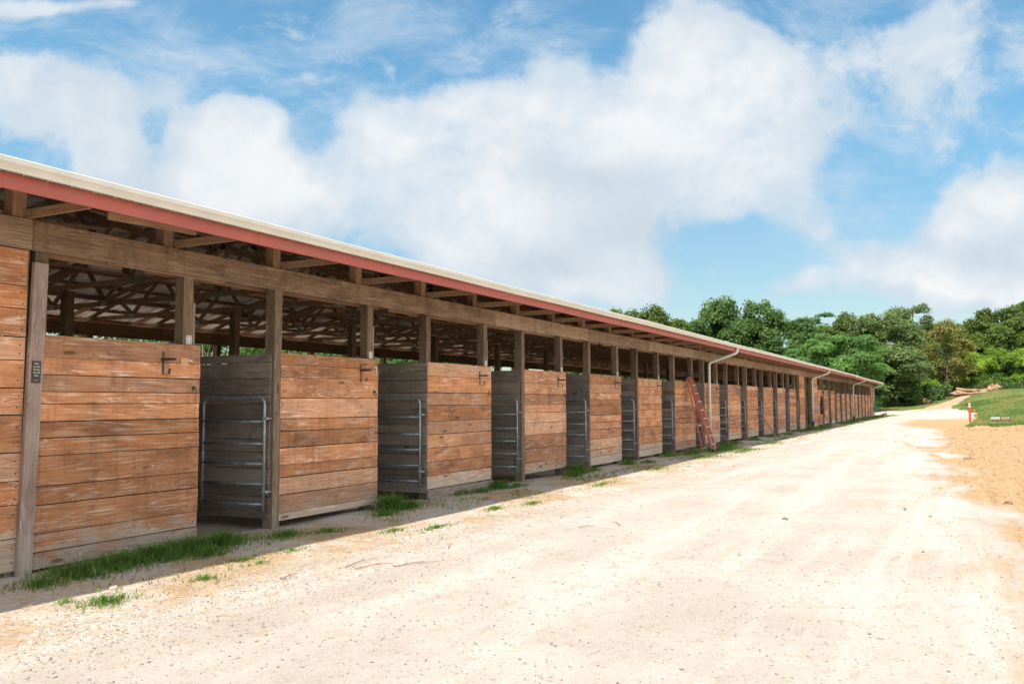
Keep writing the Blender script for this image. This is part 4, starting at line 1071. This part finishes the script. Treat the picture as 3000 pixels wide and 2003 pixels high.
# bird ----------------------------------------------------------------
bx = tag(empty('bird', (58.0, -1.0, 31.0)), 'tiny dark bird high in the sky before the big white cloud', 'bird')
mb = MB()
mb.tube([(58, -1.0, 31), (58, -.93, 31.03), (58, -.83, 31.03), (58, -.72, 31.0)], .03, 8, 0, False, [.01, .045, .045, .01])
mb.poly([(58, -.92, 31.03), (58.03, -.84, 31.03), (58.35, -.95, 31.14), (58.3, -1.02, 31.14)], [(0, 1, 2, 3)]); mb.poly([(58, -.92, 31.03), (57.97, -.84, 31.03), (57.65, -.95, 31.14), (57.7, -1.02, 31.14)], [(3, 2, 1, 0)])
mb.build('body', 'black', bx)

# ================================================================== SUN AND SKY
EL = R(61)
S = Vector((-math.cos(EL), .056 * math.sin(EL), math.sin(EL))).normalized()
sd = bpy.data.lights.new('sun', 'SUN'); sd.energy = 2.5; sd.angle = R(.5); sd.color = (1, .955, .88)
so = bpy.data.objects.new('sun', sd); col.objects.link(so); so.rotation_euler = S.to_track_quat('Z', 'Y').to_euler(); so.location = (0, -10, 30)
w = bpy.data.worlds.new('World'); scene.world = w; w.use_nodes = True
W = NT('', w)
sky = W.n('ShaderNodeTexSky', sky_type='NISHITA', sun_disc=False); sky.sun_elevation = EL; sky.sun_rotation = math.atan2(S.x, S.y)
sky.air_density = 1.1; sky.dust_density = 1.0; sky.ozone_density = 2.0; sky.altitude = 150
d = W.n('ShaderNodeTexCoord').outputs['Generated']
yaw = R(27.5)
fwd = (math.cos(yaw), math.sin(yaw), 0.0); rgt = (math.sin(yaw), -math.cos(yaw), 0.0)   # fixed compass bearing of the cloud bank
den = W.math('MAXIMUM', W.vm('DOT_PRODUCT', d, fwd, 1), .12)
u = W.math('DIVIDE', W.vm('DOT_PRODUCT', d, rgt, 1), den)
sz_ = W.n('ShaderNodeSeparateXYZ'); W.set(sz_.inputs[0], d)
v_ = W.math('DIVIDE', sz_.outputs[2], den)
cb = W.n('ShaderNodeCombineXYZ'); W.set(cb.inputs[0], u); W.set(cb.inputs[1], v_)
uv = cb.outputs[0]
wob = W.noise(uv, 4.0, 3, .5, 0, 1); wob = W.vm('SCALE', W.vm('SUBTRACT', wob, (.5, .5, .5)), .10)
uvw = W.vm('MULTIPLY', W.vm('ADD', uv, wob), (1, 1, 0))
def blobs(lst, src):
    tot = None
    for a, b, sx, sy, am in lst:
        q = W.vm('MULTIPLY', W.vm('SUBTRACT', src, (a, b, 0)), (1 / sx, 1 / sy, 0))
        e = W.math('MULTIPLY', W.math('EXPONENT', W.math('MULTIPLY', W.vm('DOT_PRODUCT', q, q, 1), -.8)), am)
        tot = e if tot is None else W.math('ADD', tot, e)
    return tot
white = [(0.092, 0.308, 0.172, 0.09, 1.1), (0.225, 0.425, 0.068, 0.059, 0.9), (-0.012, 0.361, 0.058, 0.043, 0.7), (0.318, 0.35, 0.105, 0.09, 0.75), (0.066, 0.223, 0.135, 0.058, 0.9), (-0.074, 0.271, 0.083, 0.084, 0.75), (-0.168, 0.309, 0.057, 0.058, 0.5), (-0.535, 0.358, 0.094, 0.048, 0.7), (-0.481, 0.299, 0.063, 0.063, 0.85), (-0.583, 0.385, 0.042, 0.032, 0.5), (-0.329, 0.272, 0.068, 0.047, 1.5), (-0.335, 0.325, 0.045, 0.024, 1.2), (-0.425, 0.31, 0.022, 0.04, -0.4), (0.42, 0.37, 0.05, 0.03, -.35), (0.02, 0.40, .04, .03, -.3), (-0.276, 0.23, 0.073, 0.047, 0.8), (-0.369, 0.422, 0.047, 0.022, 0.35), (-0.237, 0.421, 0.053, 0.032, 0.4), (-0.321, 0.389, 0.042, 0.016, 0.35), (-0.41, 0.379, 0.031, 0.032, 0.3), (-0.28, 0.47, 0.084, 0.016, 0.3), (-0.539, 0.482, 0.105, 0.011, 0.6), (-0.022, 0.453, 0.032, 0.022, 0.3), (0.487, 0.419, 0.147, 0.07, 0.6), (0.563, 0.349, 0.073, 0.048, 0.45), (0.558, 0.227, 0.078, 0.047, 1.3), (0.488, 0.144, 0.077, 0.031, 1.1), (0.581, 0.154, 0.067, 0.036, 1.1), (0.376, 0.186, 0.057, 0.036, 0.5), (0.338, 0.134, 0.051, 0.016, 0.45), (0.137, 0.155, 0.046, 0.026, 0.8), (0.065, 0.14, 0.046, 0.026, 0.7), (-0.012, 0.166, 0.057, 0.031, 0.7), (-0.115, 0.203, 0.083, 0.037, 0.6), (0.246, 0.16, 0.031, 0.01, 0.4), (0.265, 0.113, 0.026, 0.01, 0.7), (0.288, 0.186, 0.062, 0.031, -0.5), (0.456, 0.259, 0.078, 0.053, -0.5), (-0.153, 0.405, 0.073, 0.048, -0.4), (-0.257, 0.309, 0.026, 0.032, -0.5), (-0.09, 0.432, 0.105, 0.043, -0.3)]
gray = [(0.102, 0.26, 0.083, 0.026, 1), (0.169, 0.197, 0.103, 0.023, 1), (0.039, 0.161, 0.077, 0.021, 1), (0.556, 0.175, 0.062, 0.016, 0.8), (-0.297, 0.204, 0.062, 0.021, 0.6), (-0.453, 0.262, 0.052, 0.032, 0.5)]
M1 = W.math('MINIMUM', blobs(white, uvw), 1.15)
fb1 = W.noise(uvw, 7.0, 12, .62, 0); fb2 = W.noise(uvw, 3.2, 7, .58)
# elsewhere in the dome an unseen field of cloud, added as fill light
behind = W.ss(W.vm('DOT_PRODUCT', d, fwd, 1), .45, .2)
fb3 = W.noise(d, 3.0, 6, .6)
fld = W.math('ADD', M1, W.math('MULTIPLY', W.math('SUBTRACT', fb1, .5), 2.1))
fld = W.math('ADD', fld, W.math('MULTIPLY', W.math('SUBTRACT', fb2, .5), 1.3))
mask = W.ss(fld, .24, .70, 0, .96)
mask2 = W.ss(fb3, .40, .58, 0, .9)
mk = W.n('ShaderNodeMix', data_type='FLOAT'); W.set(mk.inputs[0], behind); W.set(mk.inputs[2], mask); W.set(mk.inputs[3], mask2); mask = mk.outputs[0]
shd = W.math('ADD', W.math('MULTIPLY', blobs(gray, uvw), .8), W.math('MULTIPLY', W.ss(W.noise(uvw, 5.0, 6, .6), .42, .66), .42), clamp=True)
rel = W.math('SUBTRACT', W.noise(uvw, 8.0, 5, .55), W.noise(W.vm('ADD', uvw, (-.012, .028, 0)), 8.0, 5, .55))
core = W.math('ADD', W.ss(fld, .5, 1.5), W.math('MULTIPLY', rel, 2.6), clamp=True)
cc = W.mix(core, (3.5, 4.05, 4.55), (5.0, 5.05, 5.1)); cc = W.mix(shd, cc, (3.35, 3.8, 4.2))
skyc = W.mix(1.0, sky.outputs[0], W.mix(W.ss(v_, .08, .42), (.72, .78, .74), (.64, .98, .97)), 'MULTIPLY')
cc = W.mix(behind, cc, (10.0, 9.8, 9.6))  # clouds out of view made extra bright to fill the shaded barn front
veil = W.math('MULTIPLY', W.ss(W.noise(W.vm('MULTIPLY', uvw, (1.0, 2.1, 1)), 4.2, 8, .66, .4), .42, .70), .6)
veil2 = W.math('MULTIPLY', W.ss(W.noise(W.vm('MULTIPLY', uvw, (1.0, 1.5, 1)), 11, 7, .62, .3), .50, .72), W.ss(blobs([(-.33, .41, .19, .06, 1), (-.02, .45, .10, .04, .8), (.50, .33, .2, .12, 1), (-.2, .33, .1, .06, .6)], uvw), .2, .8))
skyc = W.mix(W.math('MAXIMUM', veil, W.math('MULTIPLY', veil2, .75)), skyc, (3.7, 4.2, 4.7))
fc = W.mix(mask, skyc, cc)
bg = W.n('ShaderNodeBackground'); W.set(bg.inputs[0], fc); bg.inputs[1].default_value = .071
wo = W.n('ShaderNodeOutputWorld'); W.t.links.new(bg.outputs[0], wo.inputs[0])

# ================================================================== CAMERA
cd = bpy.data.cameras.new('camera'); cam = bpy.data.objects.new('camera', cd); col.objects.link(cam)
cd.sensor_width = 36; cd.lens = 29.99; cd.clip_end = 4000; cd.clip_start = .05
pit, rol = R(4.057), R(-.177)
Fv = Vector((math.cos(yaw) * math.cos(pit), math.sin(yaw) * math.cos(pit), math.sin(pit))); Rv = Vector((math.sin(yaw), -math.cos(yaw), 0)); Uv = Rv.cross(Fv)
R2 = Rv * math.cos(rol) + Uv * math.sin(rol); U2 = -Rv * math.sin(rol) + Uv * math.cos(rol)
m = Matrix((R2, U2, -Fv)).transposed().to_4x4(); m.translation = Vector((0, -8.282, 1.694)); cam.matrix_world = m
scene.camera = cam
scene.view_settings.view_transform = 'Standard'; scene.view_settings.look = 'None'; scene.view_settings.gamma = 1; scene.view_settings.exposure = 1.40
scene.cycles.max_bounces = 8; scene.cycles.diffuse_bounces = 5; scene.cycles.transparent_max_bounces = 4
